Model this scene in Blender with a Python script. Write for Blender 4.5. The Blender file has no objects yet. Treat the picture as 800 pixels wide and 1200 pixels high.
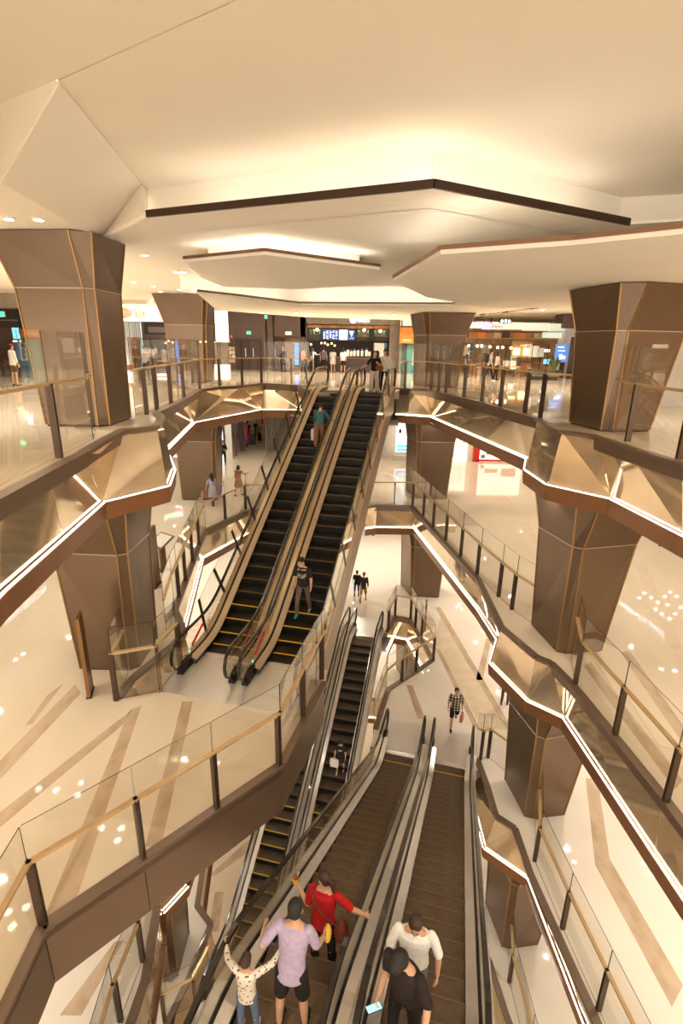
import bpy, bmesh, math, random
from mathutils import Vector, Matrix
from mathutils.geometry import tessellate_polygon

# ---------------------------------------------------------------- camera, world, exposure
scene = bpy.context.scene
COL = scene.collection
R = math.radians
rnd = random.Random(7)

EYE = 1.9                                     # eye height above the top visible floor
PITCH = math.atan(196.0 / 613.0)
ROLL = 0.0156
cam_data = bpy.data.cameras.new('camera')
cam_data.sensor_fit = 'VERTICAL'
cam_data.sensor_height = 36.0
cam_data.lens = 36.0 * 613.0 / 1200.0
cam_data.clip_end = 300
cam = bpy.data.objects.new('camera', cam_data)
COL.objects.link(cam)
_r = Vector((1, 0, 0)); _u = Vector((0, math.sin(PITCH), math.cos(PITCH))); _f = Vector((0, math.cos(PITCH), -math.sin(PITCH)))
_r2 = _r * math.cos(ROLL) + _u * math.sin(ROLL)
_u2 = _u * math.cos(ROLL) - _r * math.sin(ROLL)
cam.matrix_world = Matrix(((_r2.x, _u2.x, -_f.x, 0), (_r2.y, _u2.y, -_f.y, 0), (_r2.z, _u2.z, -_f.z, EYE), (0, 0, 0, 1)))
scene.camera = cam

world = bpy.data.worlds.new('world')
scene.world = world
world.use_nodes = True
world.node_tree.nodes['Background'].inputs[0].default_value = (1.0, 0.87, 0.72, 1)
world.node_tree.nodes['Background'].inputs[1].default_value = 2.0

scene.view_settings.view_transform = 'Standard'
scene.view_settings.look = 'None'
scene.view_settings.gamma = 1
scene.view_settings.exposure = 0.92
scene.cycles.transparent_max_bounces = 40
scene.cycles.max_bounces = 9
scene.cycles.diffuse_bounces = 6
scene.cycles.glossy_bounces = 4
scene.cycles.use_denoising = True
scene.cycles.sample_clamp_indirect = 6.0
scene.cycles.caustics_reflective = False
scene.cycles.caustics_refractive = False

WARM = (1.0, 0.91, 0.78)
WARM_LED = (1.0, 0.90, 0.74)

# floor levels: the camera stands on the first one
L1, L2, L3, L4, L5 = 0.0, -5.85, -11.65, -17.45, -23.25

# ---------------------------------------------------------------- materials
def new_mat(name):
    m = bpy.data.materials.new(name); m.use_nodes = True
    return m, m.node_tree.nodes, m.node_tree.links, m.node_tree.nodes['Principled BSDF']

def pbr(name, col, rough=0.5, metal=0.0, spec=0.5, var=0.0, vscale=3.0, bump=0.0, bscale=60.0, stretch=(1, 1, 1), col2=None, coat=0.0):
    m, N, K, b = new_mat(name)
    b.inputs['Base Color'].default_value = (*col, 1)
    b.inputs['Roughness'].default_value = rough
    b.inputs['Metallic'].default_value = metal
    b.inputs['Specular IOR Level'].default_value = spec
    b.inputs['Coat Weight'].default_value = coat
    b.inputs['Coat Roughness'].default_value = 0.06
    tc = N.new('ShaderNodeTexCoord'); mp = N.new('ShaderNodeMapping'); mp.inputs['Scale'].default_value = stretch
    K.new(tc.outputs['Object'], mp.inputs['Vector'])
    if var or col2:
        nz = N.new('ShaderNodeTexNoise'); nz.inputs['Scale'].default_value = vscale; nz.inputs['Detail'].default_value = 5
        K.new(mp.outputs[0], nz.inputs['Vector'])
        rp = N.new('ShaderNodeValToRGB')
        c2 = col2 or tuple(max(0, c * (1 - var)) for c in col)
        c1 = col if col2 else tuple(min(1, c * (1 + var)) for c in col)
        rp.color_ramp.elements[0].color = (*c2, 1); rp.color_ramp.elements[0].position = .35
        rp.color_ramp.elements[1].color = (*c1, 1); rp.color_ramp.elements[1].position = .65
        K.new(nz.outputs['Fac'], rp.inputs[0]); K.new(rp.outputs[0], b.inputs['Base Color'])
    if bump:
        n2 = N.new('ShaderNodeTexNoise'); n2.inputs['Scale'].default_value = bscale; n2.inputs['Detail'].default_value = 3
        K.new(mp.outputs[0], n2.inputs['Vector'])
        bp = N.new('ShaderNodeBump'); bp.inputs['Strength'].default_value = bump; bp.inputs['Distance'].default_value = 0.02
        K.new(n2.outputs['Fac'], bp.inputs['Height']); K.new(bp.outputs[0], b.inputs['Normal'])
    return m

def emit(name, col, strength, base=None):
    m, N, K, b = new_mat(name)
    b.inputs['Base Color'].default_value = (*(base or col), 1)
    b.inputs['Emission Color'].default_value = (*col, 1)
    b.inputs['Emission Strength'].default_value = strength
    return m

def glass_mat(name, tint=(0.93, 0.92, 0.87), refl=1.0, ior=1.5, rough=0.0):
    m = bpy.data.materials.new(name); m.use_nodes = True
    N, K = m.node_tree.nodes, m.node_tree.links
    N.clear()
    out = N.new('ShaderNodeOutputMaterial'); mx = N.new('ShaderNodeMixShader')
    tr = N.new('ShaderNodeBsdfTransparent'); tr.inputs[0].default_value = (*tint, 1)
    gl = N.new('ShaderNodeBsdfGlossy'); gl.inputs['Roughness'].default_value = rough; gl.inputs[0].default_value = (refl, refl, refl * .97, 1)
    lw = N.new('ShaderNodeLayerWeight'); lw.inputs[0].default_value = 0.5
    pw = N.new('ShaderNodeMath'); pw.operation = 'POWER'; pw.inputs[1].default_value = 5.0
    ma = N.new('ShaderNodeMath'); ma.operation = 'MULTIPLY_ADD'; f0 = ((ior - 1) / (ior + 1)) ** 2
    ma.inputs[1].default_value = 1 - f0; ma.inputs[2].default_value = f0
    K.new(lw.outputs['Facing'], pw.inputs[0]); K.new(pw.outputs[0], ma.inputs[0])
    K.new(ma.outputs[0], mx.inputs[0]); K.new(tr.outputs[0], mx.inputs[1]); K.new(gl.outputs[0], mx.inputs[2]); K.new(mx.outputs[0], out.inputs[0])
    return m

M = {}
M['ceiling'] = pbr('ceiling_paint', (0.86, 0.81, 0.735), .85, spec=.2, var=.012, vscale=.7)
M['panel'] = pbr('ceiling_panel_paint', (0.92, 0.875, 0.80), .8, spec=.2, var=.012, vscale=.9)
M['lip_dark'] = pbr('dark_bronze_lip', (0.055, 0.032, 0.02), .35, .5)
M['lip_brown'] = pbr('brown_lip', (0.22, 0.12, 0.07), .4, .4)
M['marble'] = pbr('cream_marble', (0.80, 0.70, 0.56), .035, spec=.5, var=.035, vscale=.55, col2=(0.74, 0.63, 0.48), stretch=(1, .35, 1))
M['marble_pale'] = pbr('pale_marble', (0.84, 0.77, 0.68), .035, spec=.5, var=.03, vscale=.5)
M['band'] = pbr('brown_veined_marble', (0.64, 0.50, 0.36), .06, vscale=2.6, col2=(0.50, 0.36, 0.24), stretch=(1, .5, 1))
M['band_pale'] = pbr('beige_marble_band', (0.77, 0.66, 0.51), .05, vscale=2.0, col2=(0.72, 0.59, 0.44))
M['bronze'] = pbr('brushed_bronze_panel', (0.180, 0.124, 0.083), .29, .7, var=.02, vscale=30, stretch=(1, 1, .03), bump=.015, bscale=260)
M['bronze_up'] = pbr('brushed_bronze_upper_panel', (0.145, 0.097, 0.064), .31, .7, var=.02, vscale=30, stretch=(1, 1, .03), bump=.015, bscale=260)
M['gold_edge'] = pbr('gold_edge_strip', (0.32, 0.18, 0.07), .35, .75)
M['seam'] = pbr('pale_seam', (0.50, 0.41, 0.32), .4, .4)
M['fascia'] = pbr('bronze_mirror_panel', (0.78, 0.63, 0.44), .07, .72, var=.05, vscale=3, stretch=(1, 1, .4))
M['fascia_plain'] = pbr('satin_bronze_plate', (0.20, 0.138, 0.095), .38, .55, var=.05, vscale=6, stretch=(1, 1, 12), bump=.03, bscale=120)
M['channel'] = pbr('taupe_metal_channel', (0.22, 0.155, 0.11), .38, .55)
M['copper'] = pbr('copper_trim', (0.27, 0.125, 0.055), .4, .45, var=.06, vscale=2)
M['post'] = pbr('dark_bronze_post', (0.10, 0.065, 0.045), .35, .6)
M['rail'] = pbr('tan_rail', (0.62, 0.42, 0.22), .34, .25, var=.05, vscale=4)
M['rail_pale'] = pbr('brass_rail', (0.74, 0.55, 0.28), .3, .45)
M['glass'] = glass_mat('clear_railing_glass', (0.975, 0.972, 0.955))
M['glass_esc'] = glass_mat('escalator_glass', (0.93, 0.91, 0.86), ior=1.6)
M['glass_edge'] = pbr('green_glass_edge', (0.02, 0.045, 0.035), .15)
M['led'] = emit('led_strip_light', WARM_LED, 4.0)
M['cove'] = emit('cove_light', (1.0, 0.93, 0.82), 3.2)
M['lamp'] = emit('downlight_lens', (1.0, 0.90, 0.74), 13.0)
M['lamp_ring'] = pbr('downlight_ring', (0.85, 0.82, 0.76), .4)
M['steel'] = pbr('brushed_steel', (0.74, 0.71, 0.67), .3, .55, var=.06, vscale=12, stretch=(20, .4, 1), bump=.02, bscale=90)
M['steel_bright'] = pbr('polished_steel_deck', (0.80, 0.79, 0.79), .22, .7, var=.05, vscale=5, stretch=(1, .3, 1))
M['deck_cream'] = pbr('champagne_deck', (0.66, 0.52, 0.36), .3, .55)
M['rubber'] = pbr('black_handrail_rubber', (0.015, 0.011, 0.010), .24, coat=.4)
M['step'] = pbr('dark_step_metal', (0.026, 0.018, 0.012), .5, .35)
M['riser'] = pbr('black_riser', (0.006, 0.0045, 0.0035), .55, .2)
M['step_near'] = pbr('worn_step_metal', (0.135, 0.092, 0.058), .45, .4, var=.12, vscale=5)
M['step_mid'] = pbr('grey_step_metal', (0.13, 0.098, 0.072), .48, .45, var=.1, vscale=5)
M['yellow'] = pbr('yellow_step_line', (0.75, 0.46, 0.03), .5)
M['step_line'] = pbr('pale_step_line', (0.17, 0.125, 0.085), .45, .4)
M['step_yellow_shaded'] = pbr('shaded_yellow_step_line', (0.13, 0.08, 0.02), .5)  # yellow line darkened in colour for the shade on upper steps
M['skirt'] = pbr('black_skirt', (0.02, 0.016, 0.013), .35, .4)
M['truss'] = pbr('beige_truss_cladding', (0.33, 0.25, 0.185), .36, .45, var=.04, vscale=2)
M['wall'] = pbr('warm_wall', (0.55, 0.45, 0.34), .7, var=.04)
M['wall_dark'] = pbr('dark_plum_wall', (0.115, 0.075, 0.065), .5, var=.08, vscale=1.5)
M['black'] = pbr('black_gloss', (0.012, 0.010, 0.010), .3)
M['white'] = pbr('white_paint', (0.86, 0.84, 0.80), .5)
M['red'] = pbr('red_paint', (0.70, 0.02, 0.025), .4)

# ---------------------------------------------------------------- mesh helpers
ORG = {}
def origin(o):
    return ORG.get(o.name, Vector((0, 0, 0))) if o else Vector((0, 0, 0))

class MB:
    def __init__(s): s.v = []; s.f = []; s.m = []
    def add(s, vs, fs, mi=0):
        k = len(s.v); s.v += [tuple(v) for v in vs]; s.f += [tuple(i + k for i in f) for f in fs]; s.m += [mi] * len(fs)
    def box(s, x0, x1, y0, y1, z0, z1, mi=0):
        s.add([(x0, y0, z0), (x1, y0, z0), (x1, y1, z0), (x0, y1, z0), (x0, y0, z1), (x1, y0, z1), (x1, y1, z1), (x0, y1, z1)],
              [(0, 3, 2, 1), (4, 5, 6, 7), (0, 1, 5, 4), (1, 2, 6, 5), (2, 3, 7, 6), (3, 0, 4, 7)], mi)
    def bar(s, a, b, w, h, up=(0, 0, 1), mi=0):
        """box of width w and height h along a-b (a, b on its centre line)"""
        a = Vector(a); b = Vector(b); d = (b - a).normalized(); u = Vector(up)
        if abs(d.dot(u)) > .98: u = Vector((0, 1, 0))
        r = d.cross(u).normalized(); u = r.cross(d).normalized()
        vs = [p + r * (i * w / 2) + u * (j * h / 2) for p in (a, b) for i, j in ((-1, -1), (1, -1), (1, 1), (-1, 1))]
        s.add(vs, [(0, 3, 2, 1), (4, 5, 6, 7), (0, 1, 5, 4), (1, 2, 6, 5), (2, 3, 7, 6), (3, 0, 4, 7)], mi)
    def prism(s, poly, z0, z1, mi=0, side_mi=None):
        n = len(poly)
        tri = tessellate_polygon([[Vector((p[0], p[1], 0)) for p in poly]])
        vs = [(p[0], p[1], z0) for p in poly] + [(p[0], p[1], z1) for p in poly]
        k = len(s.v); s.v += vs
        area = sum(poly[i][0] * poly[(i + 1) % n][1] - poly[(i + 1) % n][0] * poly[i][1] for i in range(n))
        for t in tri:
            t = list(t); a, b, c = [poly[i] for i in t]
            if (b[0] - a[0]) * (c[1] - a[1]) - (b[1] - a[1]) * (c[0] - a[0]) < 0: t.reverse()
            s.f.append(tuple(k + n + i for i in t)); s.m.append(mi)
            s.f.append(tuple(k + i for i in reversed(t))); s.m.append(mi)
        for i in range(n):
            j = (i + 1) % n
            q = (k + i, k + j, k + n + j, k + n + i)
            s.f.append(q if area > 0 else tuple(reversed(q))); s.m.append(mi if side_mi is None else side_mi)
    def plate(s, pts, t, mi=0, edge_mi=None, into=None):
        """flat 3-D polygon given a thickness t (shifted along -normal, or along `into`)"""
        P = [Vector(p) for p in pts]
        n = Vector((0, 0, 0))
        for i in range(len(P)):
            a, b = P[i], P[(i + 1) % len(P)]
            n += a.cross(b)
        n.normalize()
        d = -n * t if into is None else Vector(into).normalized() * t
        if d.dot(n) > 0: P.reverse()
        k = len(P); vs = P + [p + d for p in P]
        fs = [tuple(range(k)), tuple(range(2 * k - 1, k - 1, -1))]
        s.add(vs, fs, mi)
        s.add(vs, [(i, i + k, (i + 1) % k + k, (i + 1) % k) for i in range(k)], mi if edge_mi is None else edge_mi)
    def cyl(s, a, b, r, n=12, r2=None, mi=0, caps=True):
        a = Vector(a); b = Vector(b); d = (b - a).normalized(); r2 = r if r2 is None else r2
        u = d.orthogonal().normalized(); w = d.cross(u)
        vs = []
        for p, q in ((a, r), (b, r2)):
            for i in range(n):
                t = 2 * math.pi * i / n; vs.append(p + u * (math.cos(t) * q) + w * (math.sin(t) * q))
        fs = [(i, (i + 1) % n, n + (i + 1) % n, n + i) for i in range(n)]
        if caps: fs += [tuple(range(n - 1, -1, -1)), tuple(range(n, 2 * n))]
        s.add(vs, fs, mi)
    def ell(s, c, r, nu=12, nv=8, rot=None, mi=0):
        c = Vector(c); r = (r, r, r) if isinstance(r, (int, float)) else r
        vs = []
        for j in range(1, nv):
            ph = math.pi * j / nv
            for i in range(nu):
                th = 2 * math.pi * i / nu
                vs.append(Vector((r[0] * math.sin(ph) * math.cos(th), r[1] * math.sin(ph) * math.sin(th), r[2] * math.cos(ph))))
        vs += [Vector((0, 0, r[2])), Vector((0, 0, -r[2]))]
        if rot is not None: vs = [rot @ v for v in vs]
        vs = [c + v for v in vs]
        fs = []
        for j in range(nv - 2):
            for i in range(nu):
                a = j * nu + i; b = j * nu + (i + 1) % nu
                fs.append((a, a + nu, b + nu, b))
        t = len(vs) - 2
        fs += [(i, (i + 1) % nu, t) for i in range(nu)]
        q = (nv - 2) * nu
        fs += [(q + (i + 1) % nu, q + i, t + 1) for i in range(nu)]
        s.add(vs, fs, mi)
    def sweep(s, path, prof, closed=True, mi=0, caps=True):
        """profile (x, h) carried along a path of (y, z): vertical sections"""
        n = len(prof); k = len(s.v)
        for (y, z) in path:
            s.v += [(x, y, z + h) for (x, h) in prof]
        m = n if closed else n - 1
        for a in range(len(path) - 1):
            for i in range(m):
                j = (i + 1) % n
                s.f.append((k + a * n + i, k + a * n + j, k + (a + 1) * n + j, k + (a + 1) * n + i)); s.m.append(mi)
        if closed and caps:
            s.f.append(tuple(k + i for i in range(n - 1, -1, -1))); s.m.append(mi)
            s.f.append(tuple(k + (len(path) - 1) * n + i for i in range(n))); s.m.append(mi)
    def build(s, name, mats, parent=None, smooth=False, label=None, kind=None, fix=True, loc=None):
        me = bpy.data.meshes.new(name)
        o0 = origin(parent) if loc is None else Vector(loc)
        me.from_pydata([(x - o0.x, y - o0.y, z - o0.z) for x, y, z in s.v], [], s.f)
        for m in (mats if isinstance(mats, (list, tuple)) else [mats]):
            me.materials.append(M[m] if isinstance(m, str) else m)
        me.polygons.foreach_set('material_index', s.m)
        if smooth: me.polygons.foreach_set('use_smooth', [True] * len(me.polygons))
        if fix:
            b = bmesh.new(); b.from_mesh(me); bmesh.ops.recalc_face_normals(b, faces=b.faces); b.to_mesh(me); b.free()
        me.update()
        o = bpy.data.objects.new(name, me); COL.objects.link(o)
        if parent:
            o.parent = parent; ORG[o.name] = origin(parent)
        elif loc is not None:
            o.location = loc; ORG[o.name] = Vector(loc)
        if label: o['label'] = label
        if kind: o['kind'] = kind
        return o

def thing(name, label, cat, loc=(0, 0, 0), rz=0.0, group=None):
    o = bpy.data.objects.new(name, None); COL.objects.link(o)
    o.empty_display_size = .2
    o.location = loc; o.rotation_euler = (0, 0, rz)
    ORG[o.name] = Vector(loc) if rz == 0 else Vector((0, 0, 0))
    o['label'] = label; o['category'] = cat
    if group: o['group'] = group
    return o

def tag(o, label, cat, group=None):
    o['label'] = label; o['category'] = cat
    if group: o['group'] = group
    return o

def structure(name, loc=(0, 0, 0)):
    o = bpy.data.objects.new(name, None); COL.objects.link(o); o['kind'] = 'structure'; o.location = loc; ORG[o.name] = Vector(loc)
    return o

def copy_tree(o, parent=None):
    c = o.copy(); COL.objects.link(c)
    if parent: c.parent = parent
    for ch in list(o.children): copy_tree(ch, c)
    return c

def inst(mesh_obj, name, parent, loc, rz=0.0):
    c = mesh_obj.copy(); c.name = name; COL.objects.link(c); c.parent = parent; c.location = loc; c.rotation_euler = (0, 0, rz)
    return c

def spot(name, loc, power, size=130, blend=.7, col=WARM, radius=.07, rot=(0, 0, 0)):
    l = bpy.data.lights.new(name, 'SPOT'); l.energy = power; l.color = col; l.spot_size = R(size); l.spot_blend = blend; l.shadow_soft_size = radius
    o = bpy.data.objects.new(name, l); COL.objects.link(o); o.location = loc; o.rotation_euler = rot
    return o

# ================================================================ THE SHELL: floors, ceilings, walls
def slab_mesh(outer, holes, z0, z1):
    """horizontal slab with holes; returns MB with top (0), underside (1) and edges (1)"""
    mb = MB()
    loops = [[Vector((p[0], p[1], 0)) for p in outer]] + [[Vector((p[0], p[1], 0)) for p in h] for h in holes]
    flat = [p for l in loops for p in l]
    tri = tessellate_polygon(loops)
    n = len(flat)
    vs = [(p.x, p.y, z0) for p in flat] + [(p.x, p.y, z1) for p in flat]
    mb.v = vs
    for t in tri:
        a, b, c = [flat[i] for i in t]; t = list(t)
        if (b.x - a.x) * (c.y - a.y) - (b.y - a.y) * (c.x - a.x) < 0: t.reverse()
        mb.f.append(tuple(i + n for i in t)); mb.m.append(0)
        mb.f.append(tuple(reversed(t))); mb.m.append(1)
    k = 0
    for l in loops:
        m = len(l)
        for i in range(m):
            mb.f.append((k + i, k + (i + 1) % m, n + k + (i + 1) % m, n + k + i)); mb.m.append(1)
        k += m
    return mb

# the outline of the atrium at each level, plan metres, traced from its edges
RIGHT1 = [(6.75, -1.0), (6.3, 5.0), (5.864, 8.849), (5.679, 10.420), (5.620, 11.690), (5.170, 12.362), (5.379, 14.598), (3.686, 24.322), (2.976, 24.188)]
LEFT1 = [(-3.6, -1.0), (-3.75, 3.0), (-4.240, 6.212), (-4.534, 8.991), (-4.684, 9.963), (-4.844, 11.502), (-4.322, 12.181), (-4.751, 13.767), (-5.170, 14.602), (-5.357, 17.351), (-5.946, 22.278), (-5.436, 23.983), (-3.843, 26.180), (-2.539, 25.616)]
RIGHT2 = [(6.3, 2.2), (5.929, 6.928), (5.910, 7.483), (5.707, 9.948), (5.630, 10.787), (5.446, 11.669), (5.164, 11.931), (4.676, 13.435), (4.814, 16.739), (3.553, 25.270), (1.809, 25.324)]
LEFT2 = [(-4.158, 10.284), (-5.027, 9.987), (-4.953, 10.752), (-4.445, 12.229), (-4.339, 12.885), (-5.005, 14.197), (-5.854, 21.272), (-4.550, 24.141)]
BRIDGE2 = [(-3.95, 2.2), (-3.987, 4.091), (-4.046, 5.129), (-3.026, 6.155), (-1.079, 8.142), (-0.346, 10.736)]
RIGHT3 = [(6.1, 2.0), (5.544, 7.238), (5.244, 10.494), (5.263, 11.889), (4.814, 12.309), (4.850, 13.400), (4.807, 14.526)]
LEFT3 = [(-4.2, 2.0), (-4.226, 7.115), (-4.202, 7.882), (-4.462, 9.428), (-4.74, 10.2), (-4.28, 10.95), (-4.25, 12.7), (-5.0, 14.2), (-5.85, 21.3), (-4.55, 24.1), (-1.4, 24.2)]
HOLE3 = [(2.904, 24.458), (3.613, 24.212), (4.237, 20.525), (3.343, 19.596), (2.055, 18.379), (1.389, 15.997)]
RIGHT4 = [(6.1, 2.0), (5.55, 8.5), (5.233, 10.555), (5.104, 11.991), (4.879, 12.400), (4.75, 14.0), (4.8, 17.0), (3.6, 25.2), (1.8, 25.3)]
LEFT4 = [(-3.9, 2.2), (-4.05, 5.1), (-3.0, 6.2), (-1.1, 8.2), (-.35, 10.7), (-2.3, 11.9), (-3.93, 11.3), (-4.2, 10.3), (-5.03, 9.9), (-4.650, 11.275), (-4.330, 12.974), (-4.975, 13.605), (-5.85, 21.3), (-4.55, 24.1)]

OUT = [(-24, -9), (24, -9), (24, 47), (-24, 47)]
VOID1 = RIGHT1 + [(2.55, 24.6), (2.35, 22.55), (-1.42, 22.25), (-1.5, 24.0)] + LEFT1[::-1]
VOID2 = RIGHT2 + [(-2.0, 24.6)] + LEFT2[::-1] + [(-4.02, 11.75), (-.30, 11.25)] + BRIDGE2[::-1]
VOID3 = RIGHT3 + [(4.85, 14.05), (1.15, 15.15)] + HOLE3[::-1] + [(2.35, 22.85), (-1.4, 22.5)] + LEFT3[::-1]
VOID4 = RIGHT4 + LEFT4[::-1]

floors = []
for z, void, mat in ((L1, VOID1, 'marble'), (L2, VOID2, 'marble'), (L3, VOID3, 'marble_pale'), (L4, VOID4, 'marble_pale'), (L5, None, 'marble')):
    mb = slab_mesh(OUT, [void] if void else [], z - .25, z)
    f = mb.build('floor', [mat, 'channel'], kind='structure', fix=False, loc=(0, 0, z))
    floors.append(f)
# soffits under the upper four floors
def soffit(z, void):
    void = [(.8 + (x - .8) * 1.07, 13 + (y - 13) * 1.07) for x, y in void]
    void = [(x, max(-8.5, y)) for x, y in void]
    mb = slab_mesh(OUT, [void], z - 1.5, z - 1.44)
    return mb.build('ceiling', ['panel', 'panel'], kind='structure', fix=False, loc=(0, 0, z - 1.5))
VOID2S = RIGHT2 + [(-2.0, 24.6)] + LEFT2[::-1] + [(-5.6, 9.0), (-6.2, 2.2)]
VOID4S = RIGHT4 + LEFT4[8:][::-1] + [(-5.6, 9.0), (-6.2, 2.2)]
soffits = [soffit(z, v) for z, v in ((L1, VOID1), (L2, VOID2S), (L3, VOID3), (L4, VOID4S))]

def wall(name, x0, x1, y0, y1, z0, z1, mat='wall'):
    mb = MB(); mb.box(x0, x1, y0, y1, z0, z1)
    return mb.build(name, mat, kind='structure')
wall('wall_left', -24.2, -24, -9, 47, L5, 6)
wall('wall_right', 24, 24.2, -9, 47, L5, 6)
wall('wall_far', -24, 24, 47, 47.2, L5, 6)

# inlaid marble bands (thin stone pieces let into the floors)
def band(floor, pts, z, mat='band'):
    top = .003 if mat == 'band' else .0018
    mb = MB(); mb.prism(pts, z + .0008, z + top)
    mb.build('stone_band', mat, floor)
band(floors[1], [(-3.540, 9.963), (-3.305, 9.969), (-2.819, 6.379), (-3.079, 6.374)], L2)
band(floors[1], [(-4.600, 9.620), (-4.402, 9.796), (-3.754, 5.374), (-4.096, 5.264)], L2)
band(floors[1], [(-4.574, 9.620), (-4.568, 9.185), (-5.824, 6.165), (-6.027, 6.461)], L2)
band(floors[1], [(-6.237, 10.520), (-5.947, 10.209), (-6.307, 7.083), (-6.589, 7.502)], L2)
band(floors[1], [(-6.675, 10.099), (-6.529, 10.579), (-6.480, 9.168), (-6.593, 9.113)], L2)
band(floors[1], [(-12.380, 17.490), (-10.061, 16.973), (-9.322, 15.888), (-10.546, 13.757)], L2, 'band_pale')
band(floors[1], [(6.258, 11.615), (6.527, 11.774), (6.527, 7.897), (6.243, 7.692)], L2)
band(floors[1], [(7.534, 12.236), (7.831, 12.368), (7.473, 9.431), (7.123, 8.863)], L2)
band(floors[1], [(11.131, 18.414), (11.714, 18.768), (9.363, 12.495), (8.633, 11.312)], L2, 'band_pale')
band(floors[1], [(8.697, 29.594), (9.214, 30.017), (8.429, 20.069), (7.943, 19.490)], L2, 'band_pale')
band(floors[2], [(5.172, 25.589), (5.466, 25.599), (6.464, 16.433), (6.258, 16.074)], L3)
band(floors[2], [(4.509, 21.583), (4.726, 21.372), (5.282, 16.193), (5.053, 16.261)], L3)
band(floors[2], [(5.426, 25.185), (6.223, 16.105), (5.352, 16.176), (4.575, 22.107)], L3, 'band_pale')
band(floors[2], [(7.168, 22.490), (7.433, 22.498), (6.124, 19.119), (5.831, 19.111)], L3)
band(floors[2], [(2.831, 18.683), (3.082, 18.689), (3.317, 16.645), (3.023, 16.638)], L3)
band(floors[2], [(8.217, 13.851), (8.617, 13.859), (7.632, 11.002), (7.143, 10.818)], L3)
band(floors[2], [(7.139, 10.810), (7.628, 10.994), (7.806, 7.962), (7.318, 7.559)], L3)
band(floors[2], [(-5.768, 7.241), (-5.321, 7.246), (-5.003, 8.748), (-5.215, 8.670)], L3)
band(floors[4], [(-3.429, 22.457), (-2.862, 22.467), (-3.287, 19.943), (-3.807, 19.934)], L5)
band(floors[4], [(-6.439, 18.998), (-5.871, 19.269), (-3.807, 21.138), (-4.712, 21.123)], L5)
band(floors[4], [(-5.789, 18.376), (-5.380, 18.382), (-5.214, 16.579), (-5.672, 16.573)], L5)

# ---------------------------------------------------------------- ceiling above the first floor
ZM, ZL = 4.95, 4.10
ceil = structure('ceiling')
def cpiece(name, poly, z0, z1, mat, parent=ceil):
    mb = MB(); mb.prism(poly, z0, z1); return mb.build(name, mat, parent)
S0, S1 = (-4.732, 8.450), (-1.094, 6.102)
CR = [(-4.165, 12.098), (-4.245, 12.658), (1.393, 9.911), (5.826, 12.613), (6.927, 12.286)]
# upper ceiling: two boards that meet in a shadow gap running up-right
def ext(a, b, t): return (a[0] + (b[0] - a[0]) * t, a[1] + (b[1] - a[1]) * t)
sa, sb = ext(S0, S1, -2.2), ext(S0, S1, 3.2)
gx, gy = -.012, -.018
F_A, F_B = (-3.583, 7.760), (-4.165, 12.098)
cpiece('ceiling_board', [sb, F_A, F_B, CR[1], CR[2], CR[3], CR[4], (14, 10.6), (20, 9), (20, -9), (6, -9)], ZM, ZM + .08, 'ceiling')
cpiece('ceiling_board', [(sa[0] + gx, sa[1] + gy), (S0[0] + gx, S0[1] + gy), (F_A[0] + gx, F_A[1] + gy), (sb[0] + gx, sb[1] + gy), (6 - .03, -9), (-24, -9), (-24, sa[1])], ZM, ZM + .08, 'ceiling')
cpiece('shadow_gap', [(sa[0] - .1, sa[1] - .1), (sb[0] - .1, sb[1] - .1), (sb[0] + .1, sb[1] + .1), (sa[0] + .1, sa[1] + .1)], ZM + .1, ZM + .12, 'lip_brown')
# folded facet at the left, from the upper ceiling down to the lower one
fl = [(-5.564, 13.138, 4.100), (-5.050, 8.708, 4.100)]
fl2 = (fl[1][0] + (fl[1][0] - fl[0][0]) * 1.6, fl[1][1] + (fl[1][1] - fl[0][1]) * 1.6, ZL)
up2 = (S0[0] + .75, 1.4, ZM)
for pts in ([(F_A[0], F_A[1], ZM), (F_B[0], F_B[1], ZM), fl[0]], [(F_A[0], F_A[1], ZM), fl[0], fl[1]], [(S0[0], S0[1], ZM), (F_A[0], F_A[1], ZM), fl[1]], [up2, (S0[0], S0[1], ZM), fl[1]], [up2, fl[1], fl2]):
    mb = MB(); mb.plate(pts, .03); mb.build('ceiling_facet', 'ceiling', ceil)
# lower ceiling, behind the bronze lip
LIP = [(-5.564, 13.138), (-3.670, 10.823), (1.263, 8.668), (5.239, 10.869)]
low = [(-24, fl2[1]), (fl2[0], fl2[1]), fl[1][:2], LIP[0], LIP[1], LIP[2], LIP[3], (9.0, 9.2), (24, 9.2), (24, 47), (-24, 47)]
cpiece('lower_ceiling', low, ZL, ZL + .05, 'panel')
mb = MB()
for a, b in ((CR[1], CR[2]), (CR[2], CR[3]), (CR[3], (9.5, 11.5)), ((9.5, 11.5), (16, 10.0))):
    mb.plate([(a[0], a[1], ZM + .02), (b[0], b[1], ZM + .02), (b[0], b[1], ZL), (a[0], a[1], ZL)], .03)
mb.plate([(CR[1][0], CR[1][1], ZM), (CR[0][0], CR[0][1], ZM), (LIP[0][0], LIP[0][1], ZL), (LIP[1][0], LIP[1][1], ZL)], .03)
mb.build('cove_face', 'panel', ceil)
def lip(pts, z0, z1, w, mat, name='lip'):
    mb = MB()
    for a, b in zip(pts, pts[1:]): mb.bar((a[0], a[1], (z0 + z1) / 2), (b[0], b[1], (z0 + z1) / 2), w, z1 - z0)
    return mb.build(name, mat, ceil)
lip(LIP[1:], ZL - .02, ZL + .10, .05, 'lip_dark', 'bronze_lip')
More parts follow.
